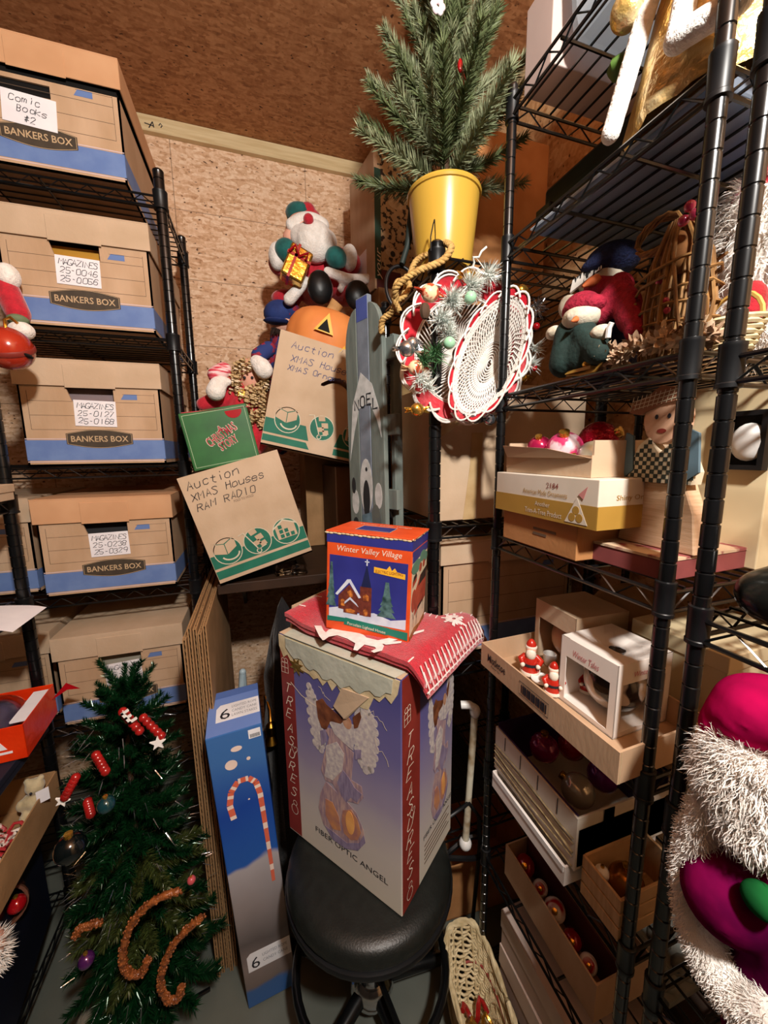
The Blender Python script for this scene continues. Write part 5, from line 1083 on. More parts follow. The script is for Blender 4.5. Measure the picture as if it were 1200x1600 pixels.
rb2.build('red_ribbon', REDB, wk, .9); M().tube([(-.02+i*.006, .03+.01*math.sin(i*1.4), .075+.01*math.cos(i)) for i in range(9)], .004, 6).build('gold_ribbon', GOLD, wk, .9); w3 = M(); 
w3.tube([se(PI*(-.5+1.0*j/20), .93, .10, .25) for j in range(21)], .003, 5); w3.build('red_trim', RUST, wk, .9)

# ---------------------------------------------------------------- thin post shelving: ornament cartons
def tray(parent, W, D, H, m_, c=.003, hf=None, hr=None):
    """open tray, x across, y deep; hf = height of the -x wall, hr = height of the -y wall"""
    b = M(); b.box(0, W, 0, D, 0, c); b.box(0, c, 0, D, c, hf or H); b.box(W-c, W, 0, D, c, H); b.box(c, W-c, 0, c, c, hr or H); b.box(c, W-c, D-c, D, c, H); return b.build('tray', m_, parent)
def ball(label, c, r_, m_, group=None, rot=(0, 0, 0), cap=GOLD, band=None, ribs=0):
    o = E('glass_ornament', label, 'ornament', c, rot=rot, group=group)
    if ribs: M().lathe([(r_*math.sin(PI*i/12) if 0 < i < 12 else 0, -r_*math.cos(PI*i/12)) for i in range(13)], 36, rib=.05, nr=ribs).build('ball', m_, o, 1)
    else: M().ball((0, 0, 0), r_, 22, 14).build('ball', m_, o, 1)
    M().lathe([(r_*.26, 0), (r_*.27, r_*.26), (r_*.1, r_*.3), (0, r_*.3)], 12, Matrix.Translation((0, 0, r_*.96))).build('cap', cap, o, .6)
    if band: M().lathe([(r_*1.004*math.cos(a), r_*1.004*math.sin(a)) for a in (-.25, -.1, .05, .2)], 26).build('band', band, o, 1)
    return o
PINKG = mat('pink_glass', '#c82c62', .12, '#b01c4c', 8, metal=.45, coat=.6); PINKW = mat('pink_frost_glass', '#cf3c72', .2, '#f0d8e0', 34, metal=.3, lo=.42, hi=.50, coat=.4); REDT = mat('crimson_bumpy_glass', '#c01c38', .18, '#8c0c20', 60, metal=.4, bump=1.0, bscale=120); PBG = mat('pale_blue_glass', '#9fb4c4', .2, '#d9c49a', 20, metal=.4)
REDO = mat('red_mirror_glass', '#b4141e', .1, '#980e16', 5, metal=.25, coat=.8); PURG = mat('magenta_mirror_glass', '#a01a5c', .1, '#84124c', 5, metal=.25, coat=.8); VIOG = mat('violet_mirror_glass', '#84228a', .1, '#641a6c', 5, metal=.25, coat=.8); SILG = mat('silver_mirror_glass', '#c9c4b4', .12, '#a9a494', 5, metal=.45, coat=.5)
ob1 = E('ornament_carton', 'plain orange brown carton at the bottom of the ornament box stack', 'carton', (.418, .415, 1.1145)); M().box(0, .145, 0, .17, 0, .051).build('body', CARD3, ob1, mods=[BEV(.0012)])
q = M()
for i in range(2): q.rect(.055, .105-.02*i, .030-i*.008, .034-i*.008, LEFTF(0, .145, 0) @ Matrix.Translation((0, 0, 0)), .0006)
q.build('stamp', LINEP, ob1)
ob2 = E('ornament_carton', 'cream and gold vintage ornament box lid in the middle of the stack', 'carton', (.411, .378, 1.166)); IVORY = mat('ivory_print', '#ded6c8', .55, '#cfc4b2', 10); OCHRE = mat('ochre_print', '#b08a3e', .5, '#a07c34', 10)
M().box(0, .165, 0, .222, 0, .066).build('body', IVORY, ob2, mods=[BEV(.0012)]); Fl = LEFTF(0, .222, 0)
q = M().rect(0, .222, .0, .031, Fl, .0005); q.rect(0, .165, 0, .031, FRONT(), .0005); q.build('gold_band', OCHRE, ob2)
txt(ob2, 'lettering', '2184', RUST, Fl @ Matrix.Translation((.128, .048, 0)), .024, .008, .0006); txt(ob2, 'lettering', 'American Made Ornaments', OCHRE, Fl @ Matrix.Translation((.075, .036, 0)), .095, .008, .0006)
txt(ob2, 'lettering', 'Another', IVORY, Fl @ Matrix.Translation((.105, .019, 0)), .032, .007, .0010); txt(ob2, 'lettering', 'Trim-A-Tree Product', IVORY, Fl @ Matrix.Translation((.082, .006, 0)), .080, .008, .0010); txt(ob2, 'lettering', 'Shiny Ornaments', OCHRE, FRONT(.03, 0, .036), .09, .009, .0006)
M().poly([(.168, .004), (.208, .004), (.188, .040)], Fl, .0010).build('triangle_badge', IVORY, ob2); q = M()
for (x, y) in ((.181, .012), (.194, .012), (.1875, .022)): q.ell(x, y, .006, .006, Fl, .0013, 14)
q.build('badge_balls', OCHRE, ob2); M().poly([(.19, .044), (.205, .056), (.199, .038)], Fl, .001).build('pink_smudge', mat('pink_smudge', '#cf8a86', .6), ob2)
ob3 = E('ornament_tray', 'tan open ornament tray with folded flaps on top of the stack', 'tray', (.424, .405, 1.2325)); M().box(0, .16, 0, .185, 0, .003).box(0, .003, .0, .185, .003, .030).box(.157, .16, 0, .185, .003, .052).box(.003, .157, 0, .003, .003, .050).box(.003, .157, .182, .185, .003, .050).build('tray', CARD2, ob3)
M().hexa([(-.002, .0, .026), (.0, .0, .026), (.0, .182, .026), (-.002, .182, .026)], [(-.014, .07, .040), (-.012, .07, .040), (-.010, .182, .046), (-.012, .182, .046)]).build('front_flap', CARD2, ob3); M().poly([(0, .008), (.06, .022), (.13, .024), (.185, .026), (.185, .03), (0, .03)], LEFTF(0, .185, 0), .001).build('inner_fold', CARD, ob3)
ball('plain pink glass ball in the top ornament tray', at(843, 700, X=.455), .0205, PINKG, rot=(.4, -.5, 0)); ball('pink glass ball with white frosted flowers in the top ornament tray', at(882, 703, X=.462), .0285, PINKW, rot=(.2, -.6, .4))
ball('crimson bumpy glass ornament at the back of the top tray', at(935, 688, X=.525), .030, REDT, rot=(1.2, 0, .3), band=None); ball('pale blue and gold glass ornament in front of the crimson one', at(926, 712, X=.478), .022, PBG, rot=(1.0, .3, 0)); ball('small dark pink glass ball low between the tray ornaments', at(896, 722, X=.452), .011, PINKG)
rx = E('worn_red_box', 'flat dusty red box with worn cream edges under the wooden doll', 'box', (.452, .312, 1.1145), R(2)); M().box(0, .20, 0, .135, 0, .024).build('body', mat('dusty_red_board', '#8f4a48', .7, '#7a3c3c', 14), rx, mods=[BEV(.001)]); M().box(-.001, .201, -.001, .136, .024, .0275).build('worn_lid_edge', mat('worn_cream_edge', '#cdb293', .8, '#8f4a48', 40, lo=.40, hi=.5), rx)
# wooden doll, a cut-out board facing the aisle
wdl = E('wooden_doll', 'flat wooden folk doll with a checkered bib and lattice hat', 'figurine', (.50, .412, 1.1425)); WDR = mat('whitewashed_wood', '#cfae8e', .7, '#bf9c7a', 30, stretch=(1, 1, 14), bump=.15); CHKD, CHKL = mat('check_dark', '#2e3630', .7), mat('check_cream', '#d6c8ac', .7)
Fd = LEFTF(0, 0, 0)
M().poly([(0, 0), (.104, 0), (.098, .05), (.084, .085), (.022, .085), (.008, .05)], Fd, .012, .024).build('dress', WDR, wdl, mods=[BEV(.0015, 1)])
M().ell(.05, .165, .026, .032, Fd, .012, 20, th=.02).build('head', mat('doll_face_wood', '#d4a98a', .7, '#c3967a', 20), wdl, mods=[BEV(.0015, 1)])
bibp = [(.012, .085), (.094, .085), (.096, .10), (.084, .128), (.074, .140), (.052, .122), (.036, .142), (.024, .132), (.012, .10)]
bb_ = M().poly(bibp, Fd, .016, .018).build('bib', CHKL, wdl); q = M()
def inside(x, y, P_):
    c = False
    for i in range(len(P_)):
        (x1, y1), (x2, y2) = P_[i-1], P_[i]
        if (y1 > y) != (y2 > y) and x < (x2-x1)*(y-y1)/(y2-y1)+x1: c = not c
    return c
for i in range(17):
    for j in range(12):
        x, y = .010+i*.0054, .085+j*.0054
        if (i+j) % 2 == 0 and inside(x+.0027, y+.0027, bibp): q.rect(x, x+.0054, y, y+.0054, Fd, .0165)
q.build('dark_check', CHKD, bb_)
hat = M().poly([(.004, .176), (.02, .172), (.05, .184), (.075, .186), (.07, .200), (.045, .206), (.03, .196), (.012, .190)], Fd, .014, .02).build('hat', mat('brick_lattice', '#8a5a40', .7), wdl); q = M()
for i in range(12): q.line([(.006+i*.006, .178+.0008*i), (.010+i*.006, .196+.0006*i)], .0009, Fd, .0146)
for i in range(3): q.line([(.01, .180+.005*i), (.07, .190+.005*i)], .0009, Fd, .0146)
q.build('lattice_lines', CHKL, hat); q = M()
for x in (.042, .058): q.ell(x, .168, .0022, .003, Fd, .0126)
q.build('eye', INK, wdl); M().ell(.05, .150, .006, .003, Fd, .0126).build('mouth', RUST, wdl)
for x in (.094, .012): M().poly([(x-.004, .09), (x+.008, .10), (x+.004, .145), (x-.006, .150), (x-.010, .13)], Fd, .018, .004).build('scarf_end', mat('slate_blue_paint', '#5c7480', .7), wdl)
crm = E('cream_box', 'cream box with a framed black recess and white ball behind the wooden doll', 'box', (.60, .305, 1.1145)); CRB = mat('cream_board', '#dccaa4', .7, '#d0bc94', 8); M().box(0, .15, 0, .125, 0, .235).build('body', CRB, crm, mods=[BEV()]); M().box(-.001, .151, -.001, .126, .235, .238).build('lid', CRB, crm)
T = LEFTF(0, .125, 0); fr_ = M()
for r1 in ((.068, .123, .128, .134), (.068, .123, .196, .202), (.068, .074, .134, .196), (.117, .123, .134, .196)): fr_.rect(*r1, T, .012, .012)
fr_.build('frame', BLACKP, crm); M().rect(.074, .117, .134, .196, T, .001).build('recess', mat('recess_black', '#15130f', .7), crm); M().ball((-.006, .022, .163), (.010, .020, .024), 16, 10).build('white_ball', WHITEP, crm, 1)

# ---- tray of small figures
ft = E('figure_tray', 'long cardboard tray with small santas and boxed ornaments sticking out of the shelf', 'tray', (.386, .298, .8735), R(1.5)); tray(ft, .165, .285, .043, CARD, hf=.043)
Fl = LEFTF(0, .285, 0); txt(ft, 'lettering', 'Mistletoe', INK, Fl @ Matrix.Translation((.022, .018, 0)), .050, .014, .0006, bold=.01); txt(ft, 'lettering', 'figures', INK, Fl @ Matrix.Translation((.032, .010, 0)), .025, .005, .0006)
M().line([(.108, .008), (.172, .008), (.172, .030), (.108, .030)], .0012, Fl, .0006, True).build('printed_frame', INK, ft); q = M()
for i in range(17): q.rect(.113+i*.0033, .1145+i*.0033+.0008*(i % 3), .012, .026, Fl, .0006)
q.build('barcode', INK, ft); M().box(.003, .0034, -.0006, .0, 0, .043).build('torn_corner', TORN, ft)
def mini_santa(label, c, s=1, hold=True):
    o = E('santa_figurine', label, 'figurine', c, R(-40)); s_ = s; RC = mat('red_ceramic', '#c8301e', .3, '#a82014', 30, coat=.4); WC = mat('white_ceramic', '#efe4d4', .4)
    b = M(); b.lathe([(0, 0), (.013*s, 0), (.015*s, .006*s), (.014*s, .02*s), (.010*s, .034*s), (.006*s, .038*s), (0, .039*s)], 16)
    for q_ in (-1, 1): b.tube([(q_*.008*s, 0, .032*s), (q_*.016*s, -.004*s, .026*s), (q_*.012*s, -.012*s, .022*s)], [.005*s, .0055*s, .004*s], 8)
    b.build('body', RC, o, 1); M().ball((0, -.002*s, .044*s), .0085*s, 12, 8).build('head', SKIN, o, 1)
    bd = M().ball((0, -.007*s, .038*s), (.0085*s, .006*s, .010*s), 10, 7); bd.lathe([(.0158*s, .002*s), (.0165*s, .005*s), (.0158*s, .008*s)], 16); bd.lathe([(.009*s, .046*s), (.0098*s, .049*s), (.0085*s, .051*s)], 14)
    for q_ in (-1, 1): bd.ball((q_*.012*s, -.013*s, .021*s), .004*s, 8, 6)
    bd.build('white_trim', WC, o, 1); M().lathe([(.0088*s, .049*s), (.007*s, .056*s), (.003*s, .061*s), (0, .062*s)], 12).build('hat', RC, o, 1); M().lathe([(.0151*s, .018*s), (.0152*s, .022*s)], 14).build('belt', INK, o, 1)
    return o
mini_santa('small ceramic santa standing at the far end of the cardboard tray', at(828, 1052, Z=.8775), 1.06); mini_santa('smaller red ceramic santa beside the white boxed ornament', at(868, 1082, Z=.8775)+Vector((-.006, 0, 0)), .9); mini_santa('third ceramic santa half hidden by the white window box', at(902, 1092, Z=.8775)+Vector((.03, .01, 0)), .85)
o = E('saucer', 'small white saucer lying in the cardboard tray', 'dish', at(847, 1066, Z=.878)); M().lathe([(0, 0), (.010, 0), (.018, .005), (.0185, .007), (.010, .003), (0, .002)], 20).build('dish', WHITEP, o, .8)
o = E('tiny_cup', 'tiny white cup behind the ceramic santas', 'cup', at(850, 1040, Z=.878)+Vector((.012, .0, 0))); M().lathe([(0, 0), (.008, 0), (.011, .012), (.012, .022), (.010, .022), (.009, .004), (0, .003)], 18).build('bowl', WHITEP, o, .7); M().tube([(.010, 0, .018), (.017, 0, .015), (.016, 0, .008), (.009, 0, .006)], .0015, 6).build('handle', WHITEP, o, .8)
def window_box(label, loc, rz, W, D, H, m_, dent=0):
    o = E('window_gift_box', label, 'gift box', loc, rz); e = .011; b = M()
    b.box(0, W, 0, D, 0, .002); b.box(0, W, D-.001, D, .002, H); b.box(W-.001, W, 0, D, .002, H)
    for (F, L_) in ((FRONT(), W), (LEFTF(0, D, 0), D)):
        for r0 in ((0, e, 0, H), (L_-e, L_, 0, H), (e, L_-e, 0, e*.7), (e, L_-e, H*.72, H)): b.rect(*r0, F, 0, .0012)
    b.build('frame', m_, o); n = 6; v = [(W*i/n, D*j/n, H-(dent*math.sin(PI*i/n)**2*math.sin(PI*j/n)*(1.0 if i > 2 else .3))) for j in range(n+1) for i in range(n+1)]; f = [(j*(n+1)+i, j*(n+1)+i+1, (j+1)*(n+1)+i+1, (j+1)*(n+1)+i) for j in range(n) for i in range(n)]
    M().add(v, f).build('top', m_, o); return o
WCB = mat('white_carton', '#e9e1da', .5, '#ddd3ca', 8)
w1_ = window_box('white window gift box with a dented top holding a patterned glass ball', (.440, .352, .8775), R(2), .105, .098, .108, WCB, .014); txt(w1_, 'lettering', 'Winter Tales', mat('pink_print', '#d07a80', .5), LEFTF(0, .098, .084) @ Matrix.Translation((.024, 0, 0)), .045, .010, .0006, shear=.2); txt(w1_, 'lettering', 'Winter', mat('pink_print', '#d07a80', .5), FRONT(.03, 0, .086), .03, .008, .0006, shear=.2)
ball('clear glass ball with black and white pattern inside the white window box', (.493, .400, .925), .042, mat('patterned_glass', '#cdbfb2', .12, '#2c2422', 24, detail=1, lo=.46, hi=.5, coat=.5), cap=SILVER)
w2_ = window_box('tan window gift box standing behind the small santas', (.482, .468, .8775), R(-2), .11, .100, .118, CARD2, .003); ball('peach glass ball inside the tan window box', (.537, .518, .930), .043, mat('peach_glass', '#d0a888', .2, '#b98c6c', 8), cap=GOLD)
cb2 = E('cream_box', 'cream lidded box behind the thin near posts on the figure tray shelf', 'box', (.575, .306, .8745), R(3)); M().box(0, .17, 0, .13, 0, .12).build('body', CRB, cb2, mods=[BEV()]); M().box(-.002, .172, -.002, .132, .10, .124).build('lid', CRB, cb2, mods=[BEV()]); 
bp_ = E('kraft_parcel', 'crumpled tan paper parcel at the back of the figure tray shelf', 'parcel', (.585, .46, .8745)); M().ball((.08, .06, .07), (.09, .07, .07), 14, 8).build('wrap', KRAFT, bp_, .4)

# ---- ornament box with mirrored balls
ob = E('ornament_box', 'deep cream and gold ornament box with purple lining holding mirrored balls', 'ornament box', (.416, .376, .6445)); tray(ob, .19, .205, .090, IVORY, hf=.090); PURL = mat('purple_lining', '#3c2258', .5, '#2e1846', 30)
M().box(.003, .0045, .003, .202, .004, .093).box(.1855, .187, .003, .202, .004, .10).box(.0045, .1855, .2005, .202, .004, .10).build('lining', PURL, ob); q = M(); Fl = LEFTF(0, .205, 0)
for i, z in enumerate((.012, .021, .030, .039, .047, .055)): q.tube([(-.0015-.001*(i % 2), .203-.2*k/8, z+.002*math.sin(k*.9+i)-.008*(k/8)*(i % 3 == 0)) for k in range(9)], .0012, 4)
q.build('layered_edge', mat('board_edge_tan', '#a8926a', .7, '#6e5a38', 90), ob, .8); q = M()
for y in (.03, .075, .12, .165): M().rect(y, y+.0016, .060, .088, Fl, .0008).build('slot_mark', INK, ob); M().rect(.004, .186, .006, .07, FRONT(), .0008).build('gold_panel', mat('gold_embossed_board', '#b3a468', .4, '#8c7f48', 60, metal=.3), ob); M().rect(.05, .07, .0, .09, FRONT(), .0014).build('dark_strap', BLACKP, ob)
ball('magenta mirrored ball at the far end of the purple lined box', at(850, 1168, Z=.722), .026, PURG); ball('red mirrored ball near the middle of the purple lined box', at(893, 1165, Z=.724), .025, REDO); ball('silver mirrored ball with a dimple at the near end of the purple lined box', at(903, 1235, Z=.712), .026, SILG, rot=(-.9, -.8, 0)); ball('violet mirrored ball at the near end of the purple lined box', at(942, 1212, Z=.716), .025, VIOG)
o2 = E('ornament_box', 'shallow white ornament box beneath the purple lined box', 'ornament box', (.408, .385, .609)); tray(o2, .19, .19, .034, WCB)
q = M().box(-.0015, .0, .002, .188, .024, .034).build('rim_strip', WHITEP, o2)
ct = E('wooden_crate', 'small pale wooden crate with a gold ball next to the near thin post', 'crate', (.424, .306, .609)); SLW = mat('pale_slat_wood', '#cfae84', .7, '#bd9a70', 20, stretch=(1, 10, 1), bump=.1)
for z in (.003, .026, .049): M().box(0, .004, 0, .064, z, z+.020).build('slat', SLW, ct, mods=[BEV(.0008, 1)]); M().box(.004, .12, .0, .004, z, z+.020).build('slat', SLW, ct, mods=[BEV(.0008, 1)])
M().box(.004, .12, .060, .064, .003, .069).build('back_board', SLW, ct); M().box(.004, .12, .004, .060, .003, .006).build('bottom_board', SLW, ct); M().box(.116, .12, .004, .06, .006, .069).build('end_board', SLW, ct)
ball('amber gold ball in the wooden crate', (.468, .334, .655), .024, mat('amber_glass', '#b8782c', .12, '#8a5418', 8, metal=.6)); ball('small white ball in the wooden crate', (.443, .352, .660), .010, WHITEP)

# ---- long tray of red ornaments and the boxes below
lt_ = E('ornament_tray', 'long kraft tray of red and white ornaments on the low thin post shelf', 'tray', (.446, .346, .3875)); tray(lt_, .115, .228, .072, CARD, hf=.072)
M().box(.05, .053, .004, .224, .003, .075).build('divider', mat('maroon_board', '#5c2a24', .6, '#4a201c', 20), lt_)
CS = mat('candy_stripe_glass', '#b01820', .15, '#ece2dc', 26, stretch=(.3, .3, 1.6), lo=.47, hi=.5, coat=.5)
for (y, z, r_, m_, l_) in ((.545, .43, .020, REDO, 'red mirrored ball at the far end of the long kraft tray'), (.50, .432, .014, CS, 'small striped ball second from the far end of the long kraft tray'), (.462, .432, .019, CS, 'red and white striped ball in the middle of the long kraft tray'), (.42, .425, .016, REDO, 'dark red ball fourth along the long kraft tray'), (.385, .428, .014, CS, 'small striped ball at the near end of the long kraft tray')): ball(l_, (.473, y, z), r_, m_, rot=(.5, -.6, 0))
mt_ = E('moulded_egg_tray', 'grey moulded tray next to the long kraft tray', 'tray', (.572, .32, .3875)); q = M().box(0, .17, 0, .26, 0, .012)
for i in range(4):
    for j in range(6): q.ball((.022+i*.042, .022+j*.043, .014), (.019, .019, .014), 10, 6)
q.build('cups', mat('grey_pulp', '#8a8c86', .85, '#74766f', 40), mt_, .9)
for k, (z, h_) in enumerate(((.1025, .10), (.2035, .088))):
    o = E('flat_gift_box', ('lower pale pink flat box on the bottom thin post shelf', 'upper pale pink flat box on the bottom thin post shelf')[k], 'gift box', (.446+.004*k, .326, z), R(.8*k)); M().box(0, .17, 0, .25, 0, h_*.62).build('body', mat('pale_pink_board', '#c8b2a6', .6, '#b89e92', 8), o, mods=[BEV()]); M().box(-.002, .172, -.002, .252, h_*.5, h_).build('lid', mat('pale_pink_lid', '#d4c0b4', .6, '#c4aea2', 8), o, mods=[BEV()])
o = E('dark_parcel', 'dark brown parcel behind the pink flat boxes', 'parcel', (.64, .32, .1025)); M().box(0, .12, 0, .26, 0, .2).build('wrap', mat('dark_paper', '#4a3a30', .8, '#3a2c24', 10), o, mods=[BEV(.004)])

# ---------------------------------------------------------------- snow figures shelf
SNW = mat('snow_cloth', '#d9d0bc', .85, '#c6bba4', 50, bump=.3); REDK = mat('red_knit', '#a01a34', .85, '#7e1028', 110, bump=.6, bscale=300); NVK = mat('navy_knit', '#1f2a52', .85, '#151d3c', 110, bump=.6, bscale=300); GRK = mat('dark_green_cloth', '#1f3430', .85, '#152622', 60, bump=.3); CARR = mat('carrot_orange', '#c96a38', .7)
s0 = Vector((.545, .50, 1.3765)); sm1 = E('snowman_doll', 'snowman doll with navy knit hat and long red scarf at the back', 'doll', s0)
def q1(px, py, X): return tuple(Vector(at(px, py, X=X))-s0)
blob(sm1, 'body', NVK, [((0, .01, .035), (.05, .05, .04)), ((0, .01, .08), (.044, .044, .05))]+chain(q1(928, 470, .54), q1(893, 480, .52), .022, .018), .004); blob(sm1, 'head', SNW, [(q1(940, 436, .545), (.036, .036, .032))], .004)
blob(sm1, 'hat', NVK, [(q1(957, 408, .55), (.040, .042, .026)), (q1(940, 418, .535), (.034, .03, .014))], .004); M().ball(q1(962, 396, .55), .012, 8, 6).build('pom', NVK, sm1, 1)
M().tube([q1(932, 438, .51), q1(920, 442, .495), q1(910, 448, .485)], [.009, .006, .002], 8).build('carrot_nose', CARR, sm1, 1); blob(sm1, 'scarf', REDK, chain(q1(930, 450, .52), q1(970, 455, .53), .018, .02)+chain(q1(968, 448, .52), q1(985, 500, .49), .020, .018)+chain(q1(960, 460, .505), q1(935, 492, .485), .018, .018)+chain(q1(985, 470, .50), q1(992, 518, .48), .015, .014), .004)
blob(sm1, 'mitten', SNW, [(q1(890, 480, .51), (.020, .018, .022))]); q = M(); T = FR(at(890, 458, X=.50)-s0, (.25, -.75, .25), (.1, .1, 1)); q.poly([(0, 0), (.05, .006), (.052, .024), (.004, .018)], T, 0, .004); q.build('striped_sign', mat('zebra_cloth', '#e6e2da', .7, '#1c1c1e', 120, stretch=(1, 1, .3), lo=.48, hi=.5), sm1)
s0b = Vector((.472, .475, 1.3765)); sm2 = E('snowman_doll', 'smaller snowman doll with red knit hat and dark green legs at the shelf front', 'doll', s0b)
def q2(px, py, X): return tuple(Vector(at(px, py, X=X))-s0b)
blob(sm2, 'body', GRK, [((0, 0, .03), (.03, .04, .032))]+chain(q2(890, 520, .465), q2(880, 568, .455), .022, .022)+chain(q2(912, 520, .465), q2(935, 552, .455), .019, .017), .004); blob(sm2, 'head', SNW, [(q2(908, 497, .465), (.026, .030, .020))], .004); blob(sm2, 'hat', REDK, [(q2(912, 482, .47), (.028, .036, .017)), (q2(908, 474, .475), (.022, .028, .016))], .004)
for px, py in ((866, 520), (938, 520)): blob(sm2, 'mitten', SNW, [(q2(px, py, .455), (.012, .018, .012))], .004)
M().tube([q2(900, 499, .442), q2(893, 502, .432)], [.005, .001], 7).build('carrot_nose', CARR, sm2, 1); M().tube([q2(950, 528, .45), q2(952, 512, .45), q2(956, 504, .45)], .0035, 6).build('candy_stick', WHITEP, sm2, 1)
sl_ = E('sleigh_ornament', 'tiny gold sleigh ornament with a red rider before the small snowman', 'ornament', at(905, 588, Z=1.3765)); q = M().tube([(0, .025, .006), (0, 0, .0025), (0, -.028, .0025), (0, -.038, .012), (0, -.03, .018)], .0022, 6).box(-.006, .006, -.025, .022, .006, .010).tube([(.0, .022, .01), (0, .026, .022)], .003, 6); q.build('runner', mat('tan_gold', '#c9a050', .4, '#a87f34', 40), sl_, .8); M().ball((0, .004, .018), (.007, .009, .010), 10, 7).build('rider', REDB, sl_, 1); M().ball((0, .004, .031), .006, 10, 7).build('rider_head', SKIN, sl_, 1); M().ball((0, -.014, .015), (.007, .009, .007), 10, 7).build('gold_sack', GOLD, sl_, 1)
gl = E('pinecone_garland', 'garland of pine cones and cream berries along the shelf front edge', 'garland', (.452, .40, 1.3765)); CONE = mat('cream_cone', '#b99f84', .7, '#7c5c44', 60)
random.seed(21)
for i in range(26):
    t = i/25; c = Vector((.004+rv(.012)+.012, .075-.17*t, .012+random.uniform(0, .018))); q = M(); r_ = random.uniform(.009, .013)
    for k in range(22): a = k*2.4; z = -1+2*k/21; w_ = math.sqrt(max(0, 1-z*z)); tuft(q, c+Vector((w_*math.cos(a), w_*math.sin(a), z))*r_*.6, (w_*math.cos(a), w_*math.sin(a), z+.3), r_*.8, r_*.55, .1)
    q.ball(c, r_*.65, 8, 6); q.build('pine_cone', CONE if i % 3 else mat('cream_berry', '#d8c4a8', .6, '#b89a78', 40), gl, .6)
va = E('vine_angel', 'grapevine angel figure made of bundled twigs with pink berries', 'figurine', (.505, .375, 1.3765)); v0 = Vector((.505, .375, 1.3765)); VINE = mat('grapevine_twig', '#96703f', .7, '#6e4c26', 60)
q = M(); random.seed(31)
for i in range(46):
    a = random.uniform(0, 2*PI); r0 = random.uniform(.3, 1); b_ = rv(.6); q.tube([(.010*math.cos(a), .012*math.sin(a), .165), (.028*r0*math.cos(a), .045*r0*math.sin(a), .12), (.034*r0*math.cos(a+b_*.4), .058*r0*math.sin(a+b_*.4), .06), (.03*r0*math.cos(a+b_), .05*r0*math.sin(a+b_), .004)], .0021, 5)
for i in range(6): q.tube([(.03*math.cos(t*.7+i), .05*math.sin(t*.7+i), .03+i*.016+.004*math.sin(t)) for t in range(9)], .0020, 5)
q.build('twig_skirt', VINE, va, 1); M().ball(tuple(at(1062, 395, X=.505)-v0), (.02, .022, .024), 12, 8).build('head', mat('cork_brown', '#8a5a2c', .8, '#6c421c', 60), va, 1); q = M(); c = at(1030, 368, X=.50)-v0
for i in range(5): q.tube([c+Vector((.004*math.sin(t+i), .030*math.cos(t*.5), .018*math.sin(t*.5)+.003*math.cos(t*1.3+i))) for t in range(13)], .0018, 5)
q.build('halo_wreath', VINE, va, 1)
for px, py in ((1078, 322), (1086, 335), (1068, 345), (1030, 440), (1040, 470), (1042, 485)): M().ball(tuple(at(px, py, X=.48)-v0), .006 if py < 400 else .004, 10, 7).build('berry', mat('pink_berry_gloss', '#c43c62', .2, coat=.5), va, 1)
# white fur figures between and behind the near posts
fs1 = E('fur_santa_doll', 'white fur doll with red hat and mittens seen between and behind the near posts', 'doll', (.605, .348, 1.3765)); blob(fs1, 'body', WHITEF, [((0, 0, .045), (.055, .036, .045)), ((0, 0, .11), (.05, .034, .06)), ((-.01, 0, .175), (.036, .030, .035)), ((0, -.03, .12), (.04, .012, .05))], .004); q = M(); fleece(q, (0, 0, .10), (.06, .042, .10), 2600, .020, .0011, .5); fleece(q, (-.005, 0, .18), (.04, .034, .038), 900, .018, .0011, .5); q.build('fur', WHITEF, fs1); M().lathe([(.036, .19), (.03, .212), (.012, .228), (0, .232)], 14).build('hat', REDC, fs1, .8)
for y in (.028, -.032): M().ball((-.058, y, .055), (.018, .014, .026), 10, 7).build('red_mitten', REDC, fs1, 1)
bkx = E('small_basket', 'tiny cream woven basket in front of the white fur doll', 'basket', (.522, .318, 1.3765)); q = M()
for i in range(7): q.tube([((.018+.0015*i)*math.cos(t*PI/12)*(1+.05*math.sin(t*2.2+i*PI)), (.020+.0015*i)*math.sin(t*PI/12)*(1+.05*math.sin(t*2.2+i*PI)), .004+i*.005) for t in range(24)], .0028, 5, True)
q.build('woven_strands', CRW, bkx, 1); M().tube([(.0, .028*math.cos(t*PI/10), .035+.03*math.sin(t*PI/10)) for t in range(11)], .0025, 6).build('handle', mat('straw', '#c9a050', .6), bkx, 1); M().ball((0, 0, .012), (.018, .020, .014), 12, 8).build('lining', CONE, bkx, 1)

# ---------------------------------------------------------------- upper shelves: totes, black case, gold angel
tu = E('plastic_tote', 'flat grey blue plastic tote seen through the wires of the second shelf', 'tote', (.468, .315, 1.6295)); GBT = mat('grey_blue_plastic', '#a9b6c8', .35, '#9caabd', 5, lucent=.6); M().hexa([(.006, .006, 0), (.29, .006, 0), (.29, .285, 0), (.006, .285, 0)], [(0, 0, .014), (.298, 0, .014), (.298, .293, .014), (0, .293, .014)]).build('tub', GBT, tu, mods=[BEV(.004, 3)]); M().box(-.002, .300, -.002, .295, .012, .015).build('lid', FROST, tu, mods=[BEV(.002)])
sbx = E('black_carton', 'flat black carton between the tote and the long black case', 'carton', (.61, .33, 1.6485)); M().box(0, .14, 0, .27, 0, .030).build('body', BLACKP, sbx, mods=[BEV()]); M().box(-.002, .142, -.002, .272, .022, .036).build('lid', BLACKP, sbx, mods=[BEV()])
bk2 = E('black_case', 'long black hard case lying above the grey blue tote', 'case', (.545, .40, 1.686), R(0)); M().box(0, .11, 0, .275, 0, .068).build('shell', BLACKP, bk2, mods=[BEV(.006, 2)]); M().box(-.003, .113, -.003, .278, .030, .038).build('seam_band', BLACKM, bk2); M().box(-.016, -.002, .240, .277, -.004, .03).build('latch', BLACKP, bk2, mods=[BEV()])
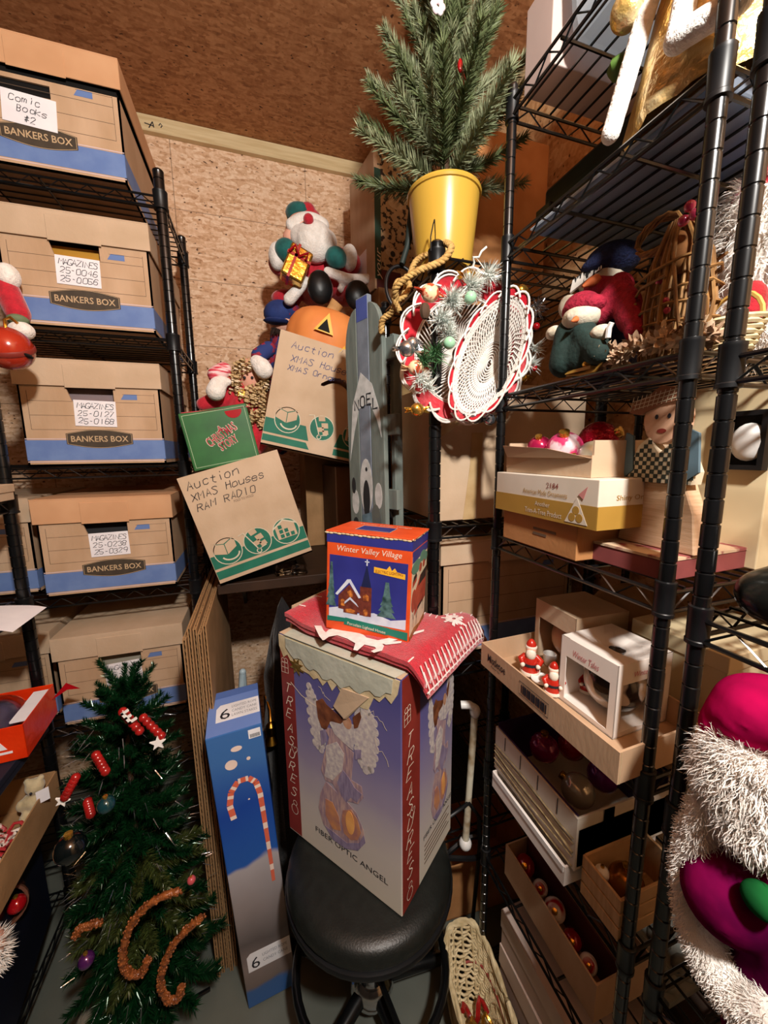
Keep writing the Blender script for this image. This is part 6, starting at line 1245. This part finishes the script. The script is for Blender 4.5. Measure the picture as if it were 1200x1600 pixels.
t2 = E('plastic_tote', 'large translucent white tote on the top shelf by the ceiling', 'tote', (.447, .318, 1.8445)); M().hexa([(.015, .012, 0), (.28, .012, 0), (.28, .22, 0), (.015, .22, 0)], [(0, 0, .20), (.295, 0, .20), (.295, .235, .20), (0, .235, .20)]).build('tub', FROST, t2, mods=[BEV(.02, 3)]); M().box(-.004, .299, -.004, .239, .20, .212).build('lid', WHITEP, t2, mods=[BEV(.004)])
q = M().tube([(-.002, .13, .17), (-.018, .13, .16), (-.018, .20, .16), (-.002, .20, .17)], .005, 8).build('handle', WHITEP, t2, .8)
g0 = Vector((.497, .368, 1.6465)); ga = E('gold_angel', 'angel figure in gold foil gown with white fur trim on the second shelf', 'figurine', g0)
def gq(px, py, X): return tuple(Vector(at(px, py, X=X))-g0)
q = M(); n = 30; vs, fs = [], []; prof = [(.062, 0), (.066, .01), (.058, .06), (.044, .12), (.030, .165), (.016, .19), (.0, .2)]
for (r_, z) in prof:
    for j in range(n): t = 2*PI*j/n; k = r_*(1+.07*math.sin(7*t+z*20)+.04*math.sin(13*t)); vs.append((k*math.cos(t)*.8, k*math.sin(t)*1.1, z))
for i in range(len(prof)-1):
    for j in range(n): fs.append((i*n+j, i*n+(j+1) % n, (i+1)*n+(j+1) % n, (i+1)*n+j))
GLD = mat('bright_gold_lame', '#f3dfae', .3, '#d9b266', 40, metal=.6, bump=.8, bscale=90); q.add(vs, fs).build('gown', GLD, ga, 1); M().ball((0, 0, .215), (.026, .026, .03), 14, 9).build('head', SKIN, ga, 1); M().ball((.006, 0, .225), (.028, .03, .028), 14, 9).build('hair', BLOND, ga, 1)
blob(ga, 'fur_trim', WHITEF, chain((-.062, .055, .006), (-.035, .03, .16), .012, .012, 14)+chain((-.060, -.02, .04), (-.03, -.008, .16), .013, .012, 12)+chain((-.062, -.02, .040), (-.05, -.07, .032), .013, .013, 6)+chain((-.05, -.07, .035), (-.02, -.075, .10), .013, .012, 6)+[((-.035+.012*math.cos(t*.7), -.03+.02*math.sin(t*.7), .145+.022*math.sin(t*.7)), .010) for t in range(9)], .004, 5)
for (a, b_, c_) in (((-.03, .03, .165), (-.055, .05, .13), .014), ((-.03, -.02, .165), (-.06, -.04, .125), .014)): blob(ga, 'sleeve', GLD, chain(a, b_, .016, .020), .004)
M().ball((-.03, .075, .10), (.02, .016, .012), 8, 6).build('holly_leaf', mat('holly_green', '#4c6a2c', .5), ga, .8)
pkb = E('pale_pink_carton', 'pale pink carton beside the white tote on the top shelf', 'carton', (.452, .560, 1.8445)); M().box(0, .30, 0, .062, 0, .12).build('body', mat('pale_pink_carton_board', '#e0cdc6', .6, '#d2bcb4', 8, lucent=.3), pkb, mods=[BEV()]); M().rect(.02, .28, .02, .04, TOP(0, 0, .12)).build('tape', mat('glossy_tape', '#c2a67c', .12, '#b4966a', 30, coat=.5), pkb)
wb_ = E('white_bag', 'pinkish white plastic bag behind the gold angel on the second shelf', 'bag', (.615, .345, 1.6855)); 
q = blob(wb_, 'wrap', mat('pale_pink_plastic', '#dcc8c4', .35, '#cdb4b0', 14), [((.06, .02, .03), (.04, .05, .03)), ((.08, .10, .028), (.035, .07, .028))], .006)

# ---------------------------------------------------------------- nearest shelf unit
bb2 = E('black_bag', 'shiny black plastic bag bulging over the nearest shelf edge', 'bag', (.487, .19, 1.0995)); 
q = blob(bb2, 'bag_body', mat('black_film', '#0e1010', .2, '#161816', 20, bump=.8, bscale=18), [((0, 0, .035), (.06, .055, .035)), ((-.02, .02, .03), (.04, .04, .03)), ((-.01, -.03, .05), (.05, .05, .04))], .006, 3)
b0 = Vector((.470, .125, .6085)); bs_ = E('large_santa', 'large santa doll in magenta velvet with curly white beard and fur edged coat', 'doll', b0); MAG = mat('magenta_velvet', '#7c0a44', 1.0, '#4a0630', 20, bump=.5, bscale=26, spec=0)
def bq_(px, py, X=.38): return tuple(Vector(at(px, py, X=X))-b0)
blob(bs_, 'body', MAG, [((0, -.01, .10), (.085, .10, .10)), ((-.02, -.005, .20), (.085, .092, .10)), ((-.03, 0, .29), (.065, .075, .06))]+chain(bq_(1150, 1300, .42), bq_(1135, 1400, .375), .042, .036), .007); M().ball((-.06, .02, .385), (.045, .045, .05), 16, 10).build('head', SKIN, bs_, 1)
blob(bs_, 'hat', mat('cerise_velvet', '#b00c4c', 1.0, '#7c0a38', 14, bump=.6, bscale=24, spec=0), [(bq_(1178, 1122, .40), (.036, .034, .022)), (bq_(1120, 1130, .385), (.016, .0145, .020)), (bq_(1150, 1118, .392), (.022, .022, .020)), (bq_(1215, 1115, .41), (.045, .045, .028))], .004, 8)
q = M(); random.seed(61); fleece(q, bq_(1172, 1228, .39), (.034, .038, .040), 7000, .017, .0007, .72); fleece(q, bq_(1182, 1180, .39), (.032, .036, .014), 2200, .010, .0006, .5); fleece(q, bq_(1180, 1290, .382), (.026, .026, .022), 2200, .014, .0007, .7); q.build('beard_locks', WHITEF, bs_, 1); blob(bs_, 'beard', WHITEF, [(bq_(1172, 1228, .39), (.033, .037, .039)), (bq_(1182, 1182, .39), (.031, .035, .014)), (bq_(1180, 1290, .382), (.025, .025, .021))], .005); fr3 = M(); fb_ = []; path = [bq_(*p, .372) for p in ((1108, 1262), (1092, 1300), (1080, 1350), (1083, 1405), (1092, 1455), (1112, 1505), (1140, 1545), (1175, 1580), (1215, 1600))]
for i in range(len(path)-1):
    for k in range(5): c = Vector(path[i]).lerp(Vector(path[i+1]), k/5); fb_.append((tuple(c), .0150+.004*(i/7))); fleece(fr3, c, .0146+.004*(i/7), 300, .0055, .0005, .45)
fr3.build('fur_pile', WHITEF, bs_, 1); blob(bs_, 'coat_fur', WHITEF, fb_, .004, 4); blob(bs_, 'mitten', mat('green_velvet', '#1e6a34', 1.0, '#164e28', 14, spec=0), [(bq_(1192, 1408, .36), (.014, .016, .014))], .004)
# ---------------------------------------------------------------- left edge shelf
l0 = Vector((-.505, 1.0, 1.472)); ls = E('santa_doll', 'santa doll with red sleeve and white mitten above the red bell', 'doll', l0)
def lq(px, py, X): return tuple(Vector(at(px, py, X=X))-l0)
blob(ls, 'body', REDC, [((-.05, 0, .06), (.05, .05, .06)), ((-.05, 0, .12), (.04, .04, .05))]+chain(lq(8, 450, -.50), lq(28, 490, -.475), .026, .024), .005); blob(ls, 'hat_pom', WHITEF, [(lq(12, 432, -.49), (.024, .024, .028))]); blob(ls, 'cuff', mat('sage_cloth', '#6a7a5a', .8), [(lq(28, 500, -.47), (.022, .022, .012))]); blob(ls, 'mitten', WHITEF, [(lq(34, 517, -.465), (.026, .022, .020)), (lq(45, 520, -.465), (.014, .014, .012))]); M().ball((-.05, 0, .18), .035, 12, 8).build('head', SKIN, ls, 1)
jb = E('jingle_bell', 'glossy red jingle bell hanging under the white mitten', 'bell', at(14, 545, X=-.462)); BELLR = mat('bell_red', '#b23420', .18, '#8f2414', 6, coat=.5); M().ball((0, 0, 0), .041, 22, 14).build('ball', BELLR, jb, 1); M().lathe([(.0415, -.006), (.0425, -.004), (.0425, .002), (.0415, .004)], 26, Matrix.Rotation(.5, 4, 'X')).build('seam', RUST, jb, .8)
q = M().ball((.034, -.012, -.014), (.010, .012, .004), 10, 6, rot=(0, .4, .3)).build('slot', BLK, jb, 1); M().tube([(0, 0, .04), (0, 0, .055), (.01, 0, .06), (.02, 0, .05)], .003, 6).build('loop', GOLD, jb, 1)
for (lb_, X0, Y0, z, w_, d_, h_, m_) in (('tan flat carton poking out level with the fourth file box', -.75, .83, 1.1765, .245, .205, .034, CARD2), ('dark flat box under the orange foil gift box', -.72, .80, .6265, .215, .225, .030, mat('dark_blue_box', '#1c2030', .6))):
    o = E('flat_carton', lb_, 'carton', (X0, Y0, z)); M().box(0, w_, 0, d_, 0, h_*.6).build('body', m_, o, mods=[BEV()]); M().box(-.002, w_+.002, -.002, d_+.002, h_*.5, h_).build('lid', m_, o, mods=[BEV()])
o = E('paper_sheet', 'loose white paper sheet hanging over the shelf edge above the orange gift box', 'paper', (-.62, .90, .9365)); q = M(); n = 10; vs = [(i*.016, j*.13, .002+.012*max(0, i-5)*.02+.010*math.sin(i*.5)*.5+(-.0016*max(0, i-7)**2)) for j in range(2) for i in range(n)]; q.add(vs, [(i, i+1, i+1+n, i+n) for i in range(n-1)]); q.build('sheet', PAPER, o, .9); M().box(-.10, .06, .0, .1, -.0005, .0005).build('under_sheet', CARD2, o)
og = E('orange_gift_box', 'bright orange foil gift box with a clear dome window', 'gift box', (-.632, .885, .658), R(4)); ORF = mat('orange_foil', '#e23c10', .3, '#d02c08', 16, bump=.4, bscale=40); GW_, GD_, GH_ = .15, .15, .075
b = M(); b.box(0, GW_, 0, .002, 0, GH_); b.box(0, GW_, GD_-.002, GD_, 0, GH_); b.box(0, .002, 0, GD_, 0, GH_); b.box(GW_-.002, GW_, 0, GD_, 0, GH_); b.box(0, GW_, 0, GD_, 0, .002); b.build('shell', ORF, og, mods=[BEV(.002, 1)]); M().rect(GW_*.55, GW_*.85, .018, .023, FRONT(), .0006).poly([(GW_*.62, .028), (GW_*.80, .028), (GW_*.71, .052)], FRONT(), .0006).build('white_fir_print', PAPER, og)
M().ball((.07, .075, .055), (.058, .058, .045), 22, 12).build('clear_dome', CLEAR, og, 1); M().ball((.07, .075, .05), (.04, .04, .034), 18, 10).build('inner_ball', mat('lilac_mirror', '#a9a0c0', .12, '#6a6488', 10, metal=.7), og, 1); M().box(.12, .148, .02, .13, .070, .0735).build('white_insert', PAPER, og)
M().poly([(.0, .0), (.03, .01), (.055, .0), (.03, .028)], FR((GW_, GD_-.02, .045), (.8, .5, 0), (0, 0, 1)), .001, .001).build('red_tag', REDG, og)
tr_ = E('toy_tray', 'cardboard tray of small plush toys under the orange gift box', 'tray', (-.70, .76, .4325), R(1)); b = M(); b.box(0, .20, 0, .265, 0, .003); b.box(.197, .20, 0, .265, .003, .085); b.box(0, .003, 0, .265, .003, .085); b.box(0, .20, 0, .003, .003, .085); b.box(0, .20, .262, .265, .003, .085); b.build('tray', KRAFT, tr_)
bx0 = Vector((-.535, .985, .475)); br_ = E('plush_bear', 'cream plush bear lying in the toy tray', 'plush toy', bx0); blob(br_, 'body', mat('cream_plush', '#cdbd98', .9, '#b8a680', 40, bump=.4, sheen=.4), [((0, 0, .012), (.022, .020, .020)), ((.006, .002, .045), (.019, .018, .018)), ((-.006, 0, .062), .007), ((.018, .004, .062), .007), ((.022, -.008, .02), (.009, .009, .015)), ((-.02, -.008, .01), (.009, .009, .014)), ((.01, -.02, -.012), (.010, .012, .012)), ((-.01, -.02, -.012), (.010, .012, .012))], .003, 4); M().ball((.006, -.016, .042), .003, 6, 5).build('nose', INK, br_, 1)
cx_ = E('ribbon_rose', 'crumpled red and white ribbon ball in the toy tray', 'ribbon', (-.545, .89, .47)); q = M(); random.seed(77)
for i in range(16): c = Vector((rv(.03), rv(.04), rv(.022))); q.tube([c+Vector((.016*math.cos(t), .012*math.sin(t), .01*math.sin(t*1.7+i))) for t in [k*.7 for k in range(8)]], .0035, 5)
q.build('ribbon', mat('ribbon_red_white', '#a82c30', .35, '#e2d6ca', 40, lo=.47, hi=.53), cx_, .9); 
cr_ = E('gift_tag', 'white card tag standing beside the plush bear', 'tag', (-.508, .945, .505), R(30)); M().box(0, .022, 0, .001, 0, .03).build('card', PAPER, cr_)
nb = E('navy_bin', 'dark navy plastic bin of decorations under the toy tray', 'bin', (-.80, .66, .1325), R(8)); NVB = mat('navy_plastic', '#10182c', .4, '#0c1222', 10); b = M(); W_, D_, H_ = .29, .33, .275
for (p0, p1, p2, p3) in (((0, 0), (W_, 0), (W_, .005), (0, .005)), ((0, D_-.005), (W_, D_-.005), (W_, D_), (0, D_)), ((0, 0), (.005, 0), (.005, D_), (0, D_)), ((W_-.005, 0), (W_, 0), (W_, D_), (W_-.005, D_))): b.hexa([(*p, 0) for p in (p0, p1, p2, p3)], [(*p, H_) for p in (p0, p1, p2, p3)])
b.box(0, W_, 0, D_, 0, .005); b.build('tub', NVB, nb, mods=[BEV(.002, 1)])
q = M().tube([(0, 0, H_), (W_, 0, H_), (W_, D_, H_), (0, D_, H_)], .007, 8, True).build('rim', NVB, nb, .8)
f0 = E('bin_filling', 'folded dark cloth filling the navy bin', 'cloth', (-.79, .68, .14)); M().ball((.13, .16, .09), (.12, .13, .10), 16, 10).build('cloth', BLACKC, f0, .8)
sa0 = Vector((-.545, .80, .345)); sa = E('santa_ornament', 'santa face ornament with white beard lying in the navy bin', 'ornament', sa0); M().ball((0, 0, 0), (.030, .030, .036), 14, 9).build('face', SKIN, sa, 1); q = M(); fluff(q, (0, -.008, -.01), (.031, .030, .034), 900, .020, .0022, .4); q.build('beard', WHITEF, sa); M().lathe([(.032, .018), (.026, .04), (.010, .06), (0, .066)], 14, Matrix.Rotation(-.5, 4, 'Y')).build('hat', REDC, sa, .9); M().ball((.0, -.032, .006), .005, 8, 6).build('nose', REDG, sa, 1)
o = E('clay_pot', 'small brown clay pot lying at the far end of the navy bin', 'pot', (-.565, .915, .335), rot=(R(70), 0, R(20))); M().lathe([(0, 0), (.026, 0), (.036, .05), (.038, .052), (.038, .06), (.033, .06), (.025, .006), (0, .005)], 22).build('pot_body', mat('terracotta_dark', '#6a4030', .6, '#54301f', 12), o, .7)
ball('red glass ball beside the santa face in the navy bin', (-.52, .855, .365), .016, REDO); ball('clear glass ball at the near end of the navy bin', (-.555, .735, .345), .024, mat('smoky_glass', '#4a3038', .06, '#2c1c22', 8, metal=.5)); ball('small red glass ball near the clear one in the navy bin', (-.525, .755, .36), .012, REDO)
fb = E('grey_cloth_sack', 'grey cloth sack slumped on the floor before the tinsel tree', 'sack', (-.385, .735, .001)); blob(fb, 'sack_body', mat('grey_burlap', '#6c675a', .9, '#565146', 60, bump=.5), [((0, 0, .06), (.055, .05, .06)), ((.01, .0, .13), (.04, .04, .06)), ((.005, 0, .18), (.018, .018, .03))], .006)
